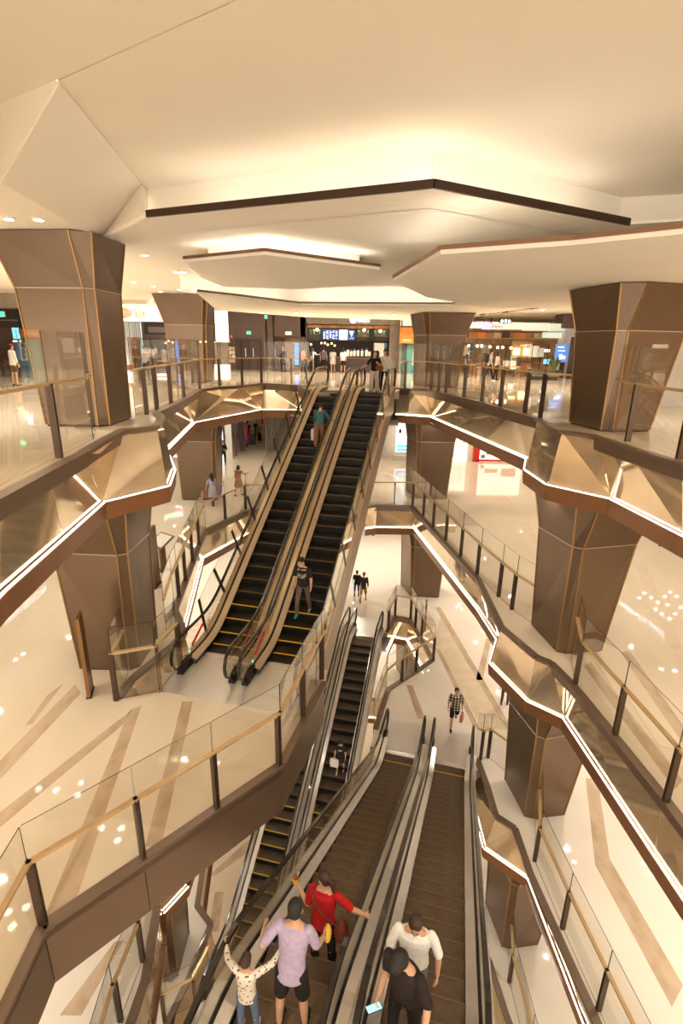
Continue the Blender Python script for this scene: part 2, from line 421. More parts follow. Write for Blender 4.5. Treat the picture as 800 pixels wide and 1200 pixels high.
def cove(pts, z, off, w=.07, mat='cove', name='cove_light'):
    mb = MB()
    for a, b in zip(pts, pts[1:]):
        a = Vector((a[0], a[1])); b = Vector((b[0], b[1])); d = (b - a).normalized(); n = Vector((-d.y, d.x))
        a2 = a + n * off + d * .12; b2 = b + n * off - d * .12
        mb.bar((a2.x, a2.y, z), (b2.x, b2.y, z), w, .03)
    return mb.build(name, mat, ceil)
cove(LIP[1:], ZL + .09, .80)
# the floating petals below it: slabs with a brown edge line and a lit gap above
def offset_line(pts, off):
    P = [Vector((p[0], p[1])) for p in pts]; out = []
    for i, p in enumerate(P):
        ns = []
        for a, c in ((i - 1, i), (i, i + 1)):
            if a >= 0 and c < len(P): d = (P[c] - P[a]).normalized(); ns.append(Vector((-d.y, d.x)))
        n = sum(ns, Vector((0, 0))) / len(ns); out.append(p + n * (off / max(.4, n.length_squared)))
    return out
def petal(poly, z, t, front, light=None, lz=None, off=.35, face=True):
    mb = MB(); mb.prism(poly, z, z + t)
    o = mb.build('ceiling_petal', 'panel', ceil)
    lip(front, z + t - .015, z + t + .05, .05, 'lip_brown', 'brown_lip')
    cove(light or front, lz or z + t + .06, off)
    if not face: return o
    mb = MB(); ln = offset_line(front, off + .45)
    for a, c in zip(ln, ln[1:]): mb.plate([(*a, z + t), (*c, z + t), (*c, ZL), (*a, ZL)], .03)
    mb.build('cove_face', 'panel', ceil)
    return o
P2f = [(-3.816, 13.553), (-1.715, 12.249), (0.863, 14.309)]
petal(P2f + [(0.640, 17.906), (-1.739, 19.530), (-4.078, 19.061), (-4.184, 16.599)], 3.70, .08, P2f)
P3f = [(1.102, 12.986), (1.512, 9.224), (3.212, 8.275), (4.253, 7.408)]
petal(P3f + [(9.0, 2.0), (16, 2.0), (16, 17.0), (9.5, 21.0), (5.055, 20.655), (2.464, 16.993)], 3.30, .08, P3f, face=False)
P4f = [(-4.818, 18.431), (-3.621, 20.106), (-1.876, 22.946), (4.239, 22.132), (4.190, 18.729)]
petal(P4f + [(7.398, 19.859), (8.329, 21.276), (6.488, 27.224), (3.536, 34.759), (-2.299, 32.961), (-6.257, 27.411)], 3.42, .08, P4f)

# ---------------------------------------------------------------- slab edge cladding
def fascia(name, top, bot, faces, z, drop=1.2, trim=.40, led=True, mat='fascia', closed_bottom=None, led_at=None):
    """top and bot: plan polylines; faces: strings such as 't0 t1 b1 b0'"""
    root = structure(name)
    T = [(p[0], p[1], z + .02) for p in top]; B = [(p[0], p[1], z - drop) for p in bot]
    cen = Vector((.8, 13.0, 0))
    quads = []
    for f in faces:
        pts = [Vector((T if q[0] == 't' else B)[int(q[1:])]) for q in f.split()]
        n = max(1, round((pts[1] - pts[0]).length / 1.7)) if len(pts) == 4 and f.split()[1][0] == 't' and f.split()[2][0] == 'b' else 1
        for i in range(n):
            quads.append(pts if n == 1 else [pts[0].lerp(pts[1], i / n), pts[0].lerp(pts[1], (i + 1) / n), pts[3].lerp(pts[2], (i + 1) / n), pts[3].lerp(pts[2], i / n)])
    for pts in quads:
        c = sum((Vector(p) for p in pts), Vector()) / len(pts)
        mb = MB(); d = Vector((c.x - cen.x, c.y - cen.y, 0))
        # panel edges are drawn in by a few millimetres so that joints read
        pts = [Vector(p) + (c - Vector(p)).normalized() * .012 for p in pts]
        if len(pts) == 4:
            n0 = (pts[1] - pts[0]).cross(pts[2] - pts[0])
            for tri in ((0, 1, 2), (0, 2, 3)):
                mb.plate([pts[i] for i in tri], .02, into=d)
        else: mb.plate(pts, .02, into=d)
        mb.build('fascia_panel', mat, root)
    mb = MB()
    for a, b in zip(T, T[1:]): mb.bar((a[0], a[1], z + .02), (b[0], b[1], z + .02), .19, .08)
    mb.build('edge_channel', 'channel', root)
    if led:
        mb = MB()
        for i_, (a, b) in enumerate(zip(B, B[1:])):
            if led_at and i_ not in led_at: continue
            o = Vector(((a[0] + b[0]) / 2 - cen.x, (a[1] + b[1]) / 2 - cen.y, 0)).normalized(); e = Vector((b[0] - a[0], b[1] - a[1], 0)).normalized(); n = Vector((-e.y, e.x, 0)); n = n if n.dot(o) < 0 else -n
            mb.bar(Vector(a) + n * .05 - Vector((0, 0, .008)), Vector(b) + n * .05 - Vector((0, 0, .008)), .027, .018)
        mb.build('light_strip', 'led', root)
    for a, b in zip(B, B[1:]):
        mb = MB(); cx = Vector(((a[0] + b[0]) / 2 - cen.x, (a[1] + b[1]) / 2 - cen.y, 0)).normalized()
        e = Vector((b[0] - a[0], b[1] - a[1], 0)).normalized(); n = Vector((-e.y, e.x, 0)); n = n if n.dot(cx) < 0 else -n
        n = n * .085
        mb.plate([Vector((a[0], a[1], a[2] - .02)) + n, Vector((b[0], b[1], b[2] - .02)) + n, Vector((b[0], b[1], b[2] - trim)) + n * .4, Vector((a[0], a[1], a[2] - trim)) + n * .4], .12, into=cx)
        mb.build('copper_trim', 'copper', root)
    return root

B1L = [(-4.157, 4.857), (-4.408, 6.127), (-4.866, 10.187), (-3.968, 11.499), (-4.317, 13.058), (-5.340, 15.602), (-6.097, 21.479), (-4.053, 26.217), (-2.198, 26.283), (-1.5, 25.2)]
T1L = [(-4.0, 4.6), (-4.240, 6.212), (-4.534, 8.991), (-4.684, 9.963), (-4.844, 11.502), (-4.322, 12.181), (-4.751, 13.767), (-5.170, 14.602), (-5.357, 17.351), (-5.946, 22.278), (-5.436, 23.983), (-4.642, 24.648), (-3.843, 26.180), (-2.539, 25.616), (-1.5, 25.0)]
fascia('trim_1', T1L, B1L, ['t0 t1 b1 b0', 't1 t2 b2 b1', 't2 t3 t4 b2', 't4 t5 b3 b2', 't5 t6 b4 b3', 't6 t7 b5 b4', 't7 t8 b6 b5', 't8 t9 b6', 't9 t10 t11 b7 b6', 't11 t12 b7', 't12 t13 b8 b7', 't13 t14 b9 b8'], L1)
T1R = [(2.4, 24.7), (2.976, 24.188), (3.686, 24.322), (4.810, 18.987), (5.379, 14.598), (5.170, 12.362), (5.620, 11.690), (5.679, 10.420), (5.864, 8.849), (6.2, 6.5)]
B1R = [(2.5, 25.1), (3.055, 24.806), (4.088, 24.347), (5.449, 15.170), (4.927, 13.746), (4.935, 12.164), (5.889, 11.015), (6.040, 8.717), (6.3, 6.0)]
fascia('trim_2', T1R, B1R, ['t0 t1 b1 b0', 't1 t2 b2 b1', 't2 t3 b2', 't3 t4 b3 b2', 't4 b4 b3', 't4 t5 b5 b4', 't5 t6 b6 b5', 't6 t7 b6', 't7 t8 b7 b6', 't8 t9 b8 b7'], L1)
T2R = [(1.2, 25.0)] + RIGHT2[::-1]
B2R = [(1.2, 25.3), (1.777, 25.546), (3.768, 25.573), (4.951, 16.837), (5.089, 14.814), (4.517, 13.494), (5.043, 11.796), (5.759, 11.140), (5.872, 8.948), (5.951, 7.402), (5.996, 6.621), (6.35, 2.2)]
fascia('trim_3', T2R, B2R, ['t0 t1 b1 b0', 't1 t2 b2 b1', 't2 t3 b3 b2', 't3 t4 b4 b3', 't4 b5 b4', 't4 t5 b6 b5', 't5 t6 b6', 't6 t7 b7 b6', 't7 t8 b7', 't8 t9 b9 b8 b7', 't9 t10 b10 b9', 't10 t11 b11 b10'], L2)
T2L = LEFT2[1:] + [(-2.0, 24.6)]
B2L = [(-4.98, 9.95), (-4.8, 10.85), (-4.35, 12.35), (-4.2, 12.95), (-5.0, 14.4), (-6.045, 21.131), (-4.632, 24.339), (-2.0, 25.0)]
fascia('trim_4', T2L, B2L, ['t%d t%d b%d b%d' % (i, i + 1, i + 1, i) for i in range(7)], L2)
T3R = [(4.8, 14.6)] + RIGHT3[::-1]
B3R = [(4.55, 14.6), (4.624, 13.722), (4.590, 12.290), (5.642, 11.332), (5.775, 8.004), (6.1, 2.0)]
fascia('trim_5', T3R, B3R, ['t0 t1 b1 b0', 't1 t2 b1', 't2 t3 b2 b1', 't3 t4 b2', 't4 t5 b3 b2', 't5 t6 b4 b3', 't6 t7 b5 b4'], L3)
T3L = LEFT3[:]
B3L = [(p[0] + .05, p[1]) for p in LEFT3]
fascia('trim_6', T3L, B3L, ['t%d t%d b%d b%d' % (i, i + 1, i + 1, i) for i in range(len(LEFT3) - 1)], L3, led_at=(4,))
h3 = [(2.35, 22.9)] + HOLE3
fascia('trim_7', h3, [(p[0] - (.05 if i in (1, 2) else .0), p[1] + .05) for i, p in enumerate(h3)], ['t%d t%d b%d b%d' % (i, i + 1, i + 1, i) for i in range(len(h3) - 1)], L3)
fascia('trim_8', RIGHT4, [(p[0] - .1, p[1]) for p in RIGHT4], ['t%d t%d b%d b%d' % (i, i + 1, i + 1, i) for i in range(len(RIGHT4) - 1)], L4)
fascia('trim_9', LEFT4[8:], [(p[0] + .08, p[1]) for p in LEFT4[8:]], ['t%d t%d b%d b%d' % (i, i + 1, i + 1, i) for i in range(len(LEFT4) - 9)], L4, led=False)
# the bridge with its plain satin plates
def plain_fascia(name, top, z, drop):
    root = structure(name)
    for a, b in zip(top, top[1:]):
        d = Vector((b[0] - a[0], b[1] - a[1])).normalized()
        nrm = Vector((-d.y, d.x, 0))
        p, q = (a[0] + d.x * .006, a[1] + d.y * .006), (b[0] - d.x * .006, b[1] - d.y * .006)
        L = math.hypot(q[0] - p[0], q[1] - p[1]); n = max(1, round(L / 2.4))
        for i in range(n):
            e0 = (p[0] + (q[0] - p[0]) * (i / n + (.003 if i else 0)), p[1] + (q[1] - p[1]) * (i / n + (.003 if i else 0)))
            e1 = (p[0] + (q[0] - p[0]) * (i + 1) / n, p[1] + (q[1] - p[1]) * (i + 1) / n)
            mb = MB(); mb.plate([(*e0, z - .06), (*e1, z - .06), (*e1, z - drop), (*e0, z - drop)], .03, into=nrm)
            mb.build('fascia_panel', 'fascia_plain', root)
    mb = MB()
    for a, b in zip(top, top[1:]): mb.bar((a[0], a[1], z + .01), (b[0], b[1], z + .01), .16, .07)
    mb.build('edge_channel', 'channel', root)
    mb = MB(); poly = list(top) + [(top[-1][0] - 1.2, top[-1][1] + .3), (-3.9, 11.3), (-5.0, 9.9), (-6.0, 8.0), (-6.0, top[0][1])]
    mb.prism(poly, z - drop - .05, z - drop)
    mb.build('soffit_plate', 'fascia_plain', root)
    return root
plain_fascia('trim_10', BRIDGE2, L2, 1.08)
plain_fascia('trim_11', LEFT4[:5], L4, 1.08)

# ---------------------------------------------------------------- bronze clad columns
RB = [(5.62, 13.6), (5.8, 12.22), (6.05, 12.14), (7.02, 12.28), (7.1, 13.7)]
RS = [(5.44, 13.6), (5.75, 12.14), (5.96, 12.02), (7.46, 12.38), (7.55, 13.85)]
RT = [(5.18, 13.7), (5.62, 12.02), (6.12, 11.82), (7.85, 12.35), (8.0, 13.95)]
LB = [(-4.97, 12.5), (-4.97, 11.26), (-5.17, 11.09), (-6.38, 11.1), (-6.45, 12.5)]
LS = [(-4.93, 12.6), (-4.96, 11.28), (-5.15, 11.14), (-6.68, 11.24), (-6.78, 12.7)]
LT = [(-4.75, 12.7), (-4.85, 11.2), (-5.25, 11.0), (-7.05, 11.15), (-7.2, 12.8)]
FLB = [(-6.5, 27.3), (-6.45, 26.0), (-6.62, 25.88), (-8.2, 25.85), (-8.25, 27.3)]
FLS = [(-6.37, 27.4), (-6.35, 25.9), (-6.5, 25.8), (-8.3, 25.8), (-8.4, 27.4)]
FLT = [(-6.2, 27.4), (-6.15, 25.8), (-6.35, 25.65), (-8.75, 25.7), (-8.9, 27.5)]
FRB = [(3.6, 28.3), (3.98, 26.9), (4.12, 26.82), (5.55, 26.72), (5.65, 28.2)]
FRS = [(3.5, 28.4), (3.85, 26.82), (4.05, 26.72), (5.75, 26.7), (5.85, 28.2)]
FRT = [(3.3, 28.5), (3.65, 26.7), (3.95, 26.55), (6.1, 26.6), (6.2, 28.3)]
def column(z, base, seam, top, hs, ht, label, dx=0, dy=0):
    mv = lambda P: [(x + dx, y + dy) for x, y in P]
    base, seam, top = mv(base), mv(seam), mv(top)
    cx = sum(p[0] for p in base) / 5; cy = sum(p[1] for p in base) / 5
    root = thing('column', label, 'column', (cx, cy, z))
    n = 5
    rings = [([(*p, z + .03) for p in base], 0), ([(*p, z + hs) for p in seam], 1), ([(*p, z + ht) for p in top], 2)]
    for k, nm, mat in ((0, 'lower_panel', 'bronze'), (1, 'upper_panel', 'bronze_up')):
        A, B = rings[k][0], rings[k + 1][0]
        for i in range(n):
            j = (i + 1) % n
            mb = MB(); q = [Vector(A[i]), Vector(A[j]), Vector(B[j]), Vector(B[i])]
            c = sum(q, Vector()) / 4
            q = [p + (c - p).normalized() * .012 for p in q]
            into = Vector((cx - c.x, cy - c.y, 0))
            for tri in ((0, 1, 2), (0, 2, 3)): mb.plate([q[t] for t in tri], .02, into=into)
            mb.build(nm, mat, root)
    mb = MB()
    for i in range(n):
        for k in (0, 1): mb.bar(rings[k][0][i], rings[k + 1][0][i], .034, .034)
    mb.build('edge_strip', 'gold_edge', root)
    mb = MB()
    for i in range(n): mb.bar(rings[1][0][i], rings[1][0][(i + 1) % n], .02, .02)
    mb.build('seam_strip', 'seam', root)
    mb = MB(); inner = [((p[0] - cx) * .97 + cx, (p[1] - cy) * .97 + cy) for p in base]
    mb.prism(inner, z, z + .03); mb.build('plinth', 'lip_dark', root)
    return root
column(L1, LB, LS, LT, 2.98, 4.09, 'broad flared bronze column on the top floor at the left edge', -.5, 1.05)
column(L1, RB, RS, RT, 2.30, 3.29, 'flared bronze column on the top floor at the right edge under the low ceiling', .42, .45)
column(L1, FLB, FLS, FLT, 2.7, 4.09, 'far flared bronze column on the top floor left of the dark doors', -.35, .9)
column(L1, FRB, FRS, FRT, 2.4, 3.41, 'far flared bronze column on the top floor beside the orange sign', .0, -.6)
column(L2, LB, LS, LT, 3.05, 4.34, 'bronze column on the second floor behind the left glass corner, under the big left column')
column(L2, RB, RS, RT, 3.05, 4.34, 'bronze column on the second floor under the right column with a gold edged corner')
column(L2, FLB, FLS, FLT, 3.05, 4.34, 'bronze column on the second floor beside the woman in the lilac dress')
column(L2, FRB, FRS, FRT, 3.05, 4.34, 'bronze column on the second floor right of the bright advertising screen')
column(L3, RB, RS, RT, 3.05, 4.29, 'bronze column on the third floor right of the near escalators', -.12, .1)
column(L3, FRB, FRS, FRT, 3.05, 4.29, 'bronze column on the third floor beyond the small railed opening')
column(L3, LB, LS, LT, 3.05, 4.29, 'bronze column on the third floor hidden behind the bridge at the left')
column(L4, RB, RS, RT, 3.05, 4.29, 'bronze column on the fourth floor low at the right beside the near escalator', -.15, .2)
column(L4, LB, LS, LT, 3.05, 4.29, 'bronze column on the fourth floor low at the left under the bridge', -.03, .15)
column(L4, FRB, FRS, FRT, 3.05, 4.29, 'bronze column on the fourth floor seen down through the railed opening')

# ---------------------------------------------------------------- glass balustrades
def along(path, s):
    for a, b in zip(path, path[1:]):
        a, b = Vector((a[0], a[1])), Vector((b[0], b[1])); l = (b - a).length
        if s <= l + 1e-6: return a + (b - a) * (s / l), (b - a).normalized()
        s -= l
    return b, (b - a).normalized()
def plen(path): return sum((Vector(b[:2]) - Vector(a[:2])).length for a, b in zip(path, path[1:]))
def nearest(path, p):
    best = (1e9, 0); s = 0; p = Vector(p[:2])
    for a, b in zip(path, path[1:]):
        a, b = Vector(a[:2]), Vector(b[:2]); d = b - a; l = d.length
        t = max(0, min(1, (p - a).dot(d) / (l * l)))
        q = (a + d * t - p).length
        if q < best[0]: best = (q, s + t * l)
        s += l
    return best[1]
def balustrade(label, path, posts, z, rail_h=1.2, glass_h=1.82, inset=.0, rail='rail', rail_ends=(0, 0), spacing=None, cut=(0, 0)):
    path = [tuple(p[:2]) for p in path]
    root = thing('glass_balustrade', label, 'railing', (path[0][0], path[0][1], z))
    total = plen(path)
    corners = []; s = 0
    for a, b in zip(path[:-1], path[1:]):
        s += math.hypot(b[0] - a[0], b[1] - a[1]); corners.append(s)
    ps = [nearest(path, p) for p in posts] if posts else []
    if spacing:
        n = max(1, round(total / spacing)); ps = [total * i / n for i in range(n + 1)]
    proto = None
    for s in ps:
        p, d = along(path, s)
        n = Vector((-d.y, d.x))
        mb = MB()
        a = Vector((p.x, p.y, z)) ; dd = Vector((d.x, d.y, 0)); nn = Vector((n.x, n.y, 0))
        mb.bar((p.x, p.y, z + .0), (p.x, p.y, z + rail_h), .022, .11, up=nn)
        mb.bar((p.x + d.x * .05, p.y + d.y * .05, z + .0), (p.x + d.x * .05, p.y + d.y * .05, z + rail_h), .022, .11, up=nn)
        mb.bar((p.x + d.x * .025, p.y + d.y * .025, z + rail_h - .16), (p.x + d.x * .025, p.y + d.y * .025, z + rail_h - .02), .07, .06, up=nn)
        mb.build('post', 'post', root)
    # panes between posts and corners
    cuts = sorted(set([0.0, total] + [round(c, 4) for c in corners[:-1]] + [round(s + .025, 4) for s in ps]))
    cl = [cuts[0]]
    for c in cuts[1:]:
        if c - cl[-1] > .18: cl.append(c)
        elif any(abs(c - k) < 1e-3 for k in corners) and len(cl) > 1: cl[-1] = c
    if total - cl[-1] > 1e-3: cl[-1] = total if total - cl[-1] < .18 else cl[-1]
    for s0, s1 in zip(cl, cl[1:]):
        a, _ = along(path, s0 + 1e-4); b, _ = along(path, s1 - 1e-4)
        d = (b - a).normalized(); n = Vector((-d.y, d.x))
        a = a + d * .008; b = b - d * .008
        mb = MB()
        mb.plate([(a.x, a.y, z + .03), (b.x, b.y, z + .03), (b.x, b.y, z + glass_h), (a.x, a.y, z + glass_h)], .014, 0, 1)
        mb.build('glass_pane', ['glass', 'glass_edge'], root, fix=False)
    mb = MB()
    rp = path[:]
    for a, b in zip(rp, rp[1:]):
        d = Vector((b[0] - a[0], b[1] - a[1], 0)).normalized()
        nrm = Vector((-d.y, d.x, 0)) * .05
        mb.bar(Vector((a[0], a[1], z + rail_h)) - d * .03, Vector((b[0], b[1], z + rail_h)) + d * .03, .075, .05)
    mb.build('handrail', rail, root)
    return root

balustrade('tall glass balustrade at the left edge of the top floor by the big column', [(-4.0, 4.6), (-4.560, 6.632), (-4.986, 10.408), (-5.302, 11.225)], [(-4.451, 6.513), (-4.806, 8.682)], L1, 1.22, 2.05)
balustrade('long glass balustrade on the far left of the top floor with slim dark posts', [(-5.140, 13.084), (-5.355, 14.394), (-5.552, 18.002), (-6.075, 22.913), (-5.598, 24.711), (-3.968, 27.045), (-1.557, 26.971), (-1.48, 23.0)],
           [(-5.355, 14.394), (-5.405, 15.362), (-5.586, 16.933), (-5.748, 18.857), (-6.136, 22.458), (-5.580, 24.456), (-4.794, 25.691), (-3.967, 26.742), (-2.648, 26.732)], L1, 1.22, 2.0)
balustrade('long glass balustrade on the far right of the top floor, before the restaurant', [(2.45, 23.0), (2.814, 24.633), (3.820, 25.075), (4.960, 19.604), (5.575, 14.974), (6.190, 14.350)],
           [(2.814, 24.633), (3.869, 24.357), (4.034, 23.479), (4.374, 22.693), (4.597, 20.850), (4.916, 19.296), (5.178, 17.695), (5.422, 15.918), (5.575, 14.974)], L1, 1.22, 2.0)
balustrade('glass balustrade on the top floor right of the right column', [(6.376, 12.609), (6.155, 11.408), (6.134, 9.286), (6.25, 6.5)], [(6.098, 11.297), (6.180, 9.437)], L1, 1.2, 2.0)
balustrade('glass balustrade on the second floor, right side, receding to the bright screen', [(1.3, 25.3), (1.818, 25.473), (3.611, 25.569), (4.866, 16.953), (5.333, 14.531), (5.766, 13.373)],
           [(2.639, 25.666), (3.633, 25.570), (3.909, 23.704), (4.149, 22.186), (4.388, 20.481), (4.609, 18.737), (4.840, 17.096), (5.083, 15.445), (5.269, 14.584)], L2)
balustrade('glass balustrade at the lower right on the second floor with a brass rail end', [(6.053, 11.916), (5.692, 10.789), (5.803, 9.082), (5.883, 7.401), (5.98, 6.4), (6.3, 2.4)], [(5.692, 10.789), (5.803, 9.082), (5.883, 7.401)], L2)
balustrade('front glass balustrade of the second floor bridge with a long tan rail', BRIDGE2[1:-1] + [(-0.521, 10.534), (-0.359, 11.078)],
           [(-4.094, 5.150), (-3.090, 6.182), (-2.142, 7.125), (-1.191, 8.119), (-0.709, 9.460), (-0.434, 10.868)], L2)
balustrade('short glass corner balustrade beside the escalator foot on the second floor', [(-5.155, 10.953), (-5.027, 9.987), (-4.168, 10.316), (-3.987, 11.305)], [(-5.027, 9.987), (-4.168, 10.316), (-3.987, 11.305)], L2, rail='rail_pale')
balustrade('glass balustrade on the second floor left walkway behind the escalators', [(-4.726, 12.605), (-5.005, 14.197), (-5.909, 21.489), (-4.664, 24.551), (-2.2, 24.6)],
           [(-5.093, 14.921), (-5.264, 16.167), (-5.442, 17.762), (-5.639, 19.470), (-5.259, 22.807), (-4.639, 24.412), (-3.533, 26.578)], L2)
balustrade('glass balustrade with a tan rail round the small opening on the third floor', [(2.3, 22.8), (2.427, 22.987), (2.912, 24.549), (3.646, 24.302), (4.237, 20.525), (2.676, 18.912), (1.920, 17.989), (1.278, 15.684)],
           [(2.463, 22.907), (2.904, 24.458), (3.635, 24.212), (3.748, 23.356), (3.947, 22.318), (4.237, 20.525), (3.381, 19.597), (2.640, 18.911)], L3)
balustrade('short brass railed glass beside the top of the near escalators on the third floor', [(4.75, 14.75), (4.900, 14.606), (5.187, 14.690), (5.631, 14.090)], [(4.900, 14.606), (5.172, 14.690)], L3, rail='rail_pale')
balustrade('glass balustrade on the third floor right side with a brass end before the column', [(5.985, 12.301), (5.487, 10.865), (5.565, 9.153), (5.686, 7.508), (6.1, 2.4)], [(5.505, 10.916), (5.586, 9.153), (5.686, 7.508)], L3, rail='rail')
balustrade('glass balustrade on the fourth floor at the lower right before the low column', [(5.852, 12.466), (5.594, 11.413), (5.55, 9.2), (5.8, 6.0)], [(5.567, 11.412), (5.5, 9.6)], L4, rail='rail_pale')
balustrade('glass balustrade on the third floor at the lower left beyond the bridge', [(-4.22, 4.0), (-4.456, 7.112), (-4.393, 8.303), (-4.533, 9.511)], [(-4.450, 7.141), (-4.374, 8.251)], L3)
balustrade('brass railed glass corner on the fourth floor at the lower left under the bridge', [(-5.37, 11.32), (-5.04, 10.24), (-4.27, 10.64), (-4.0, 11.5)], [(-5.04, 10.24), (-4.27, 10.64)], L4, rail='rail_pale')

# ---------------------------------------------------------------- recessed downlights
lamp_ring = MB(); lamp_ring.cyl((0, 0, 0), (0, 0, -.03), .11, 20)
lamp_lens = MB(); lamp_lens.cyl((0, 0, -.03), (0, 0, -.036), .085, 20)
def downlight(loc, power, size=140):
    x, y, z = loc
    lv, nm = ('in the top floor ceiling', 'top floor ceiling') if z > 2 else ('under the top floor slab', 'second floor') if z > L2 else ('under the second floor slab', 'third floor') if z > L3 else ('under the third floor slab', 'fourth floor') if z > L4 else ('under the fourth floor slab', 'fifth floor')
    sd = 'left of the atrium' if x < -2 else 'right of the atrium' if x > 4 else 'at the back of the atrium' if y > 15 else 'added over the near end out of view'
    label = 'round warm recessed downlight %s, %s' % (lv, sd); group = 'downlights of the %s, %s' % (nm, sd)
    root = _downlight(loc, power, size); root['label'] = label; root['group'] = group
    return root
def _downlight(loc, power, size=140, group='recessed ceiling downlights'):
    global _dl
    if _dl is None:
        root = thing('downlight', 'small round warm recessed downlight in the pale ceiling', 'ceiling light', loc, 0, group)
        r = lamp_ring.build('ring', 'lamp_ring', None); r.parent = root
        l = lamp_lens.build('lens', 'lamp', None); l.parent = root
        _dl = root
    else:
        root = copy_tree(_dl); root.location = loc
    if power: 
        s = spot('downlight_beam', (loc[0], loc[1], loc[2] - .06), power, size)
    return root
_dl = None
KW = 0.75
for z, pw in ((L2 + 4.35, 165), (L3 + 4.30, 230), (L4 + 4.30, 190), (L5 + 4.30, 110)):
    for x in (-7.8, -11.5, 8.6, 12.4):
        for y in (4.5, 9.0, 14.8, 19.5, 24.0, 29.0, 34.0): downlight((x, y, z), pw * KW)
    for x in (-3.0, 1.0, 4.8):
        for y in (29.5, 34.0): downlight((x, y, z), pw * KW)
for (x, y) in ((-8.2, 12.6), (-8.2, 17.0), (-8.2, 22.0), (-9.0, 30.0), (-4.5, 30.0), (0, 36.5), (-4.5, 36.5), (-12, 12.6), (-13, 18), (-13, 24), (-14, 30), (-9.5, 36)): downlight((x, y, ZL), 560 * KW)
for (x, y) in ((9.5, 24.5), (13, 21.5), (12, 27), (8, 30.5), (16, 24), (6.8, 35), (12, 34), (19.0, 17), (4.5, 36.5)): downlight((x, y, ZL), 560 * KW)
for (x, y) in ((8.8, 9.0), (9.2, 14.5), (12.5, 11.5), (8.6, 5.0)): downlight((x, y, 3.30), 240 * KW)
for p in ((-6.392, 11.108), (-5.844, 11.141), (-7.899, 23.387), (-5.265, 18.597), (-5.525, 18.627), (-8.364, 25.621), (-10.806, 31.361)): downlight((p[0], p[1], ZL), 0)
for z in (L2, L3, L4):
    for x, y in ((-4.62, 12.75), (5.22, 12.95), (-6.6, 23.6), (4.4, 26.2)): downlight((x, y, z + 4.32), 70 * KW)
for x, y, z in ((-5.3, 15.2, ZL), (-8.6, 11.0, ZL), (-7.2, 24.6, ZL), (4.6, 24.6, ZL), (-2.5, 28.5, 3.42), (2.5, 28.5, 3.42), (-2.2, 31.5, 3.42), (1.5, 32.0, 3.42), (4.0, 30.5, 3.42), (-4.2, 28.5, 3.42)): downlight((x, y, z), 200 * KW)  # the ones in the far petal are added to brighten its underside
for (x, y) in ((-4, -2), (0, -3), (4, -2), (-7, 2), (2.5, 1.5), (-1.5, 1.0), (7.5, 1.5), (-6, -5), (6, -5)): downlight((x, y, ZM), 260, 150)  # added lamps out of view, brightening the riders and upper ceiling

# ================================================================ ESCALATORS
def smooth_rise(y, f, run, rise, w=.55):
    """nosing height: flat, 30 degree ramp, flat, with rounded knees of half-length w"""
    g = rise / run
    def knee(t): # integral of a linear ramp 0..1 over -w..w
        if t <= -w: return 0
        if t >= w: return t
        return (t + w) ** 2 / (4 * w)
    return g * (knee(y - f) - knee(y - f - run))

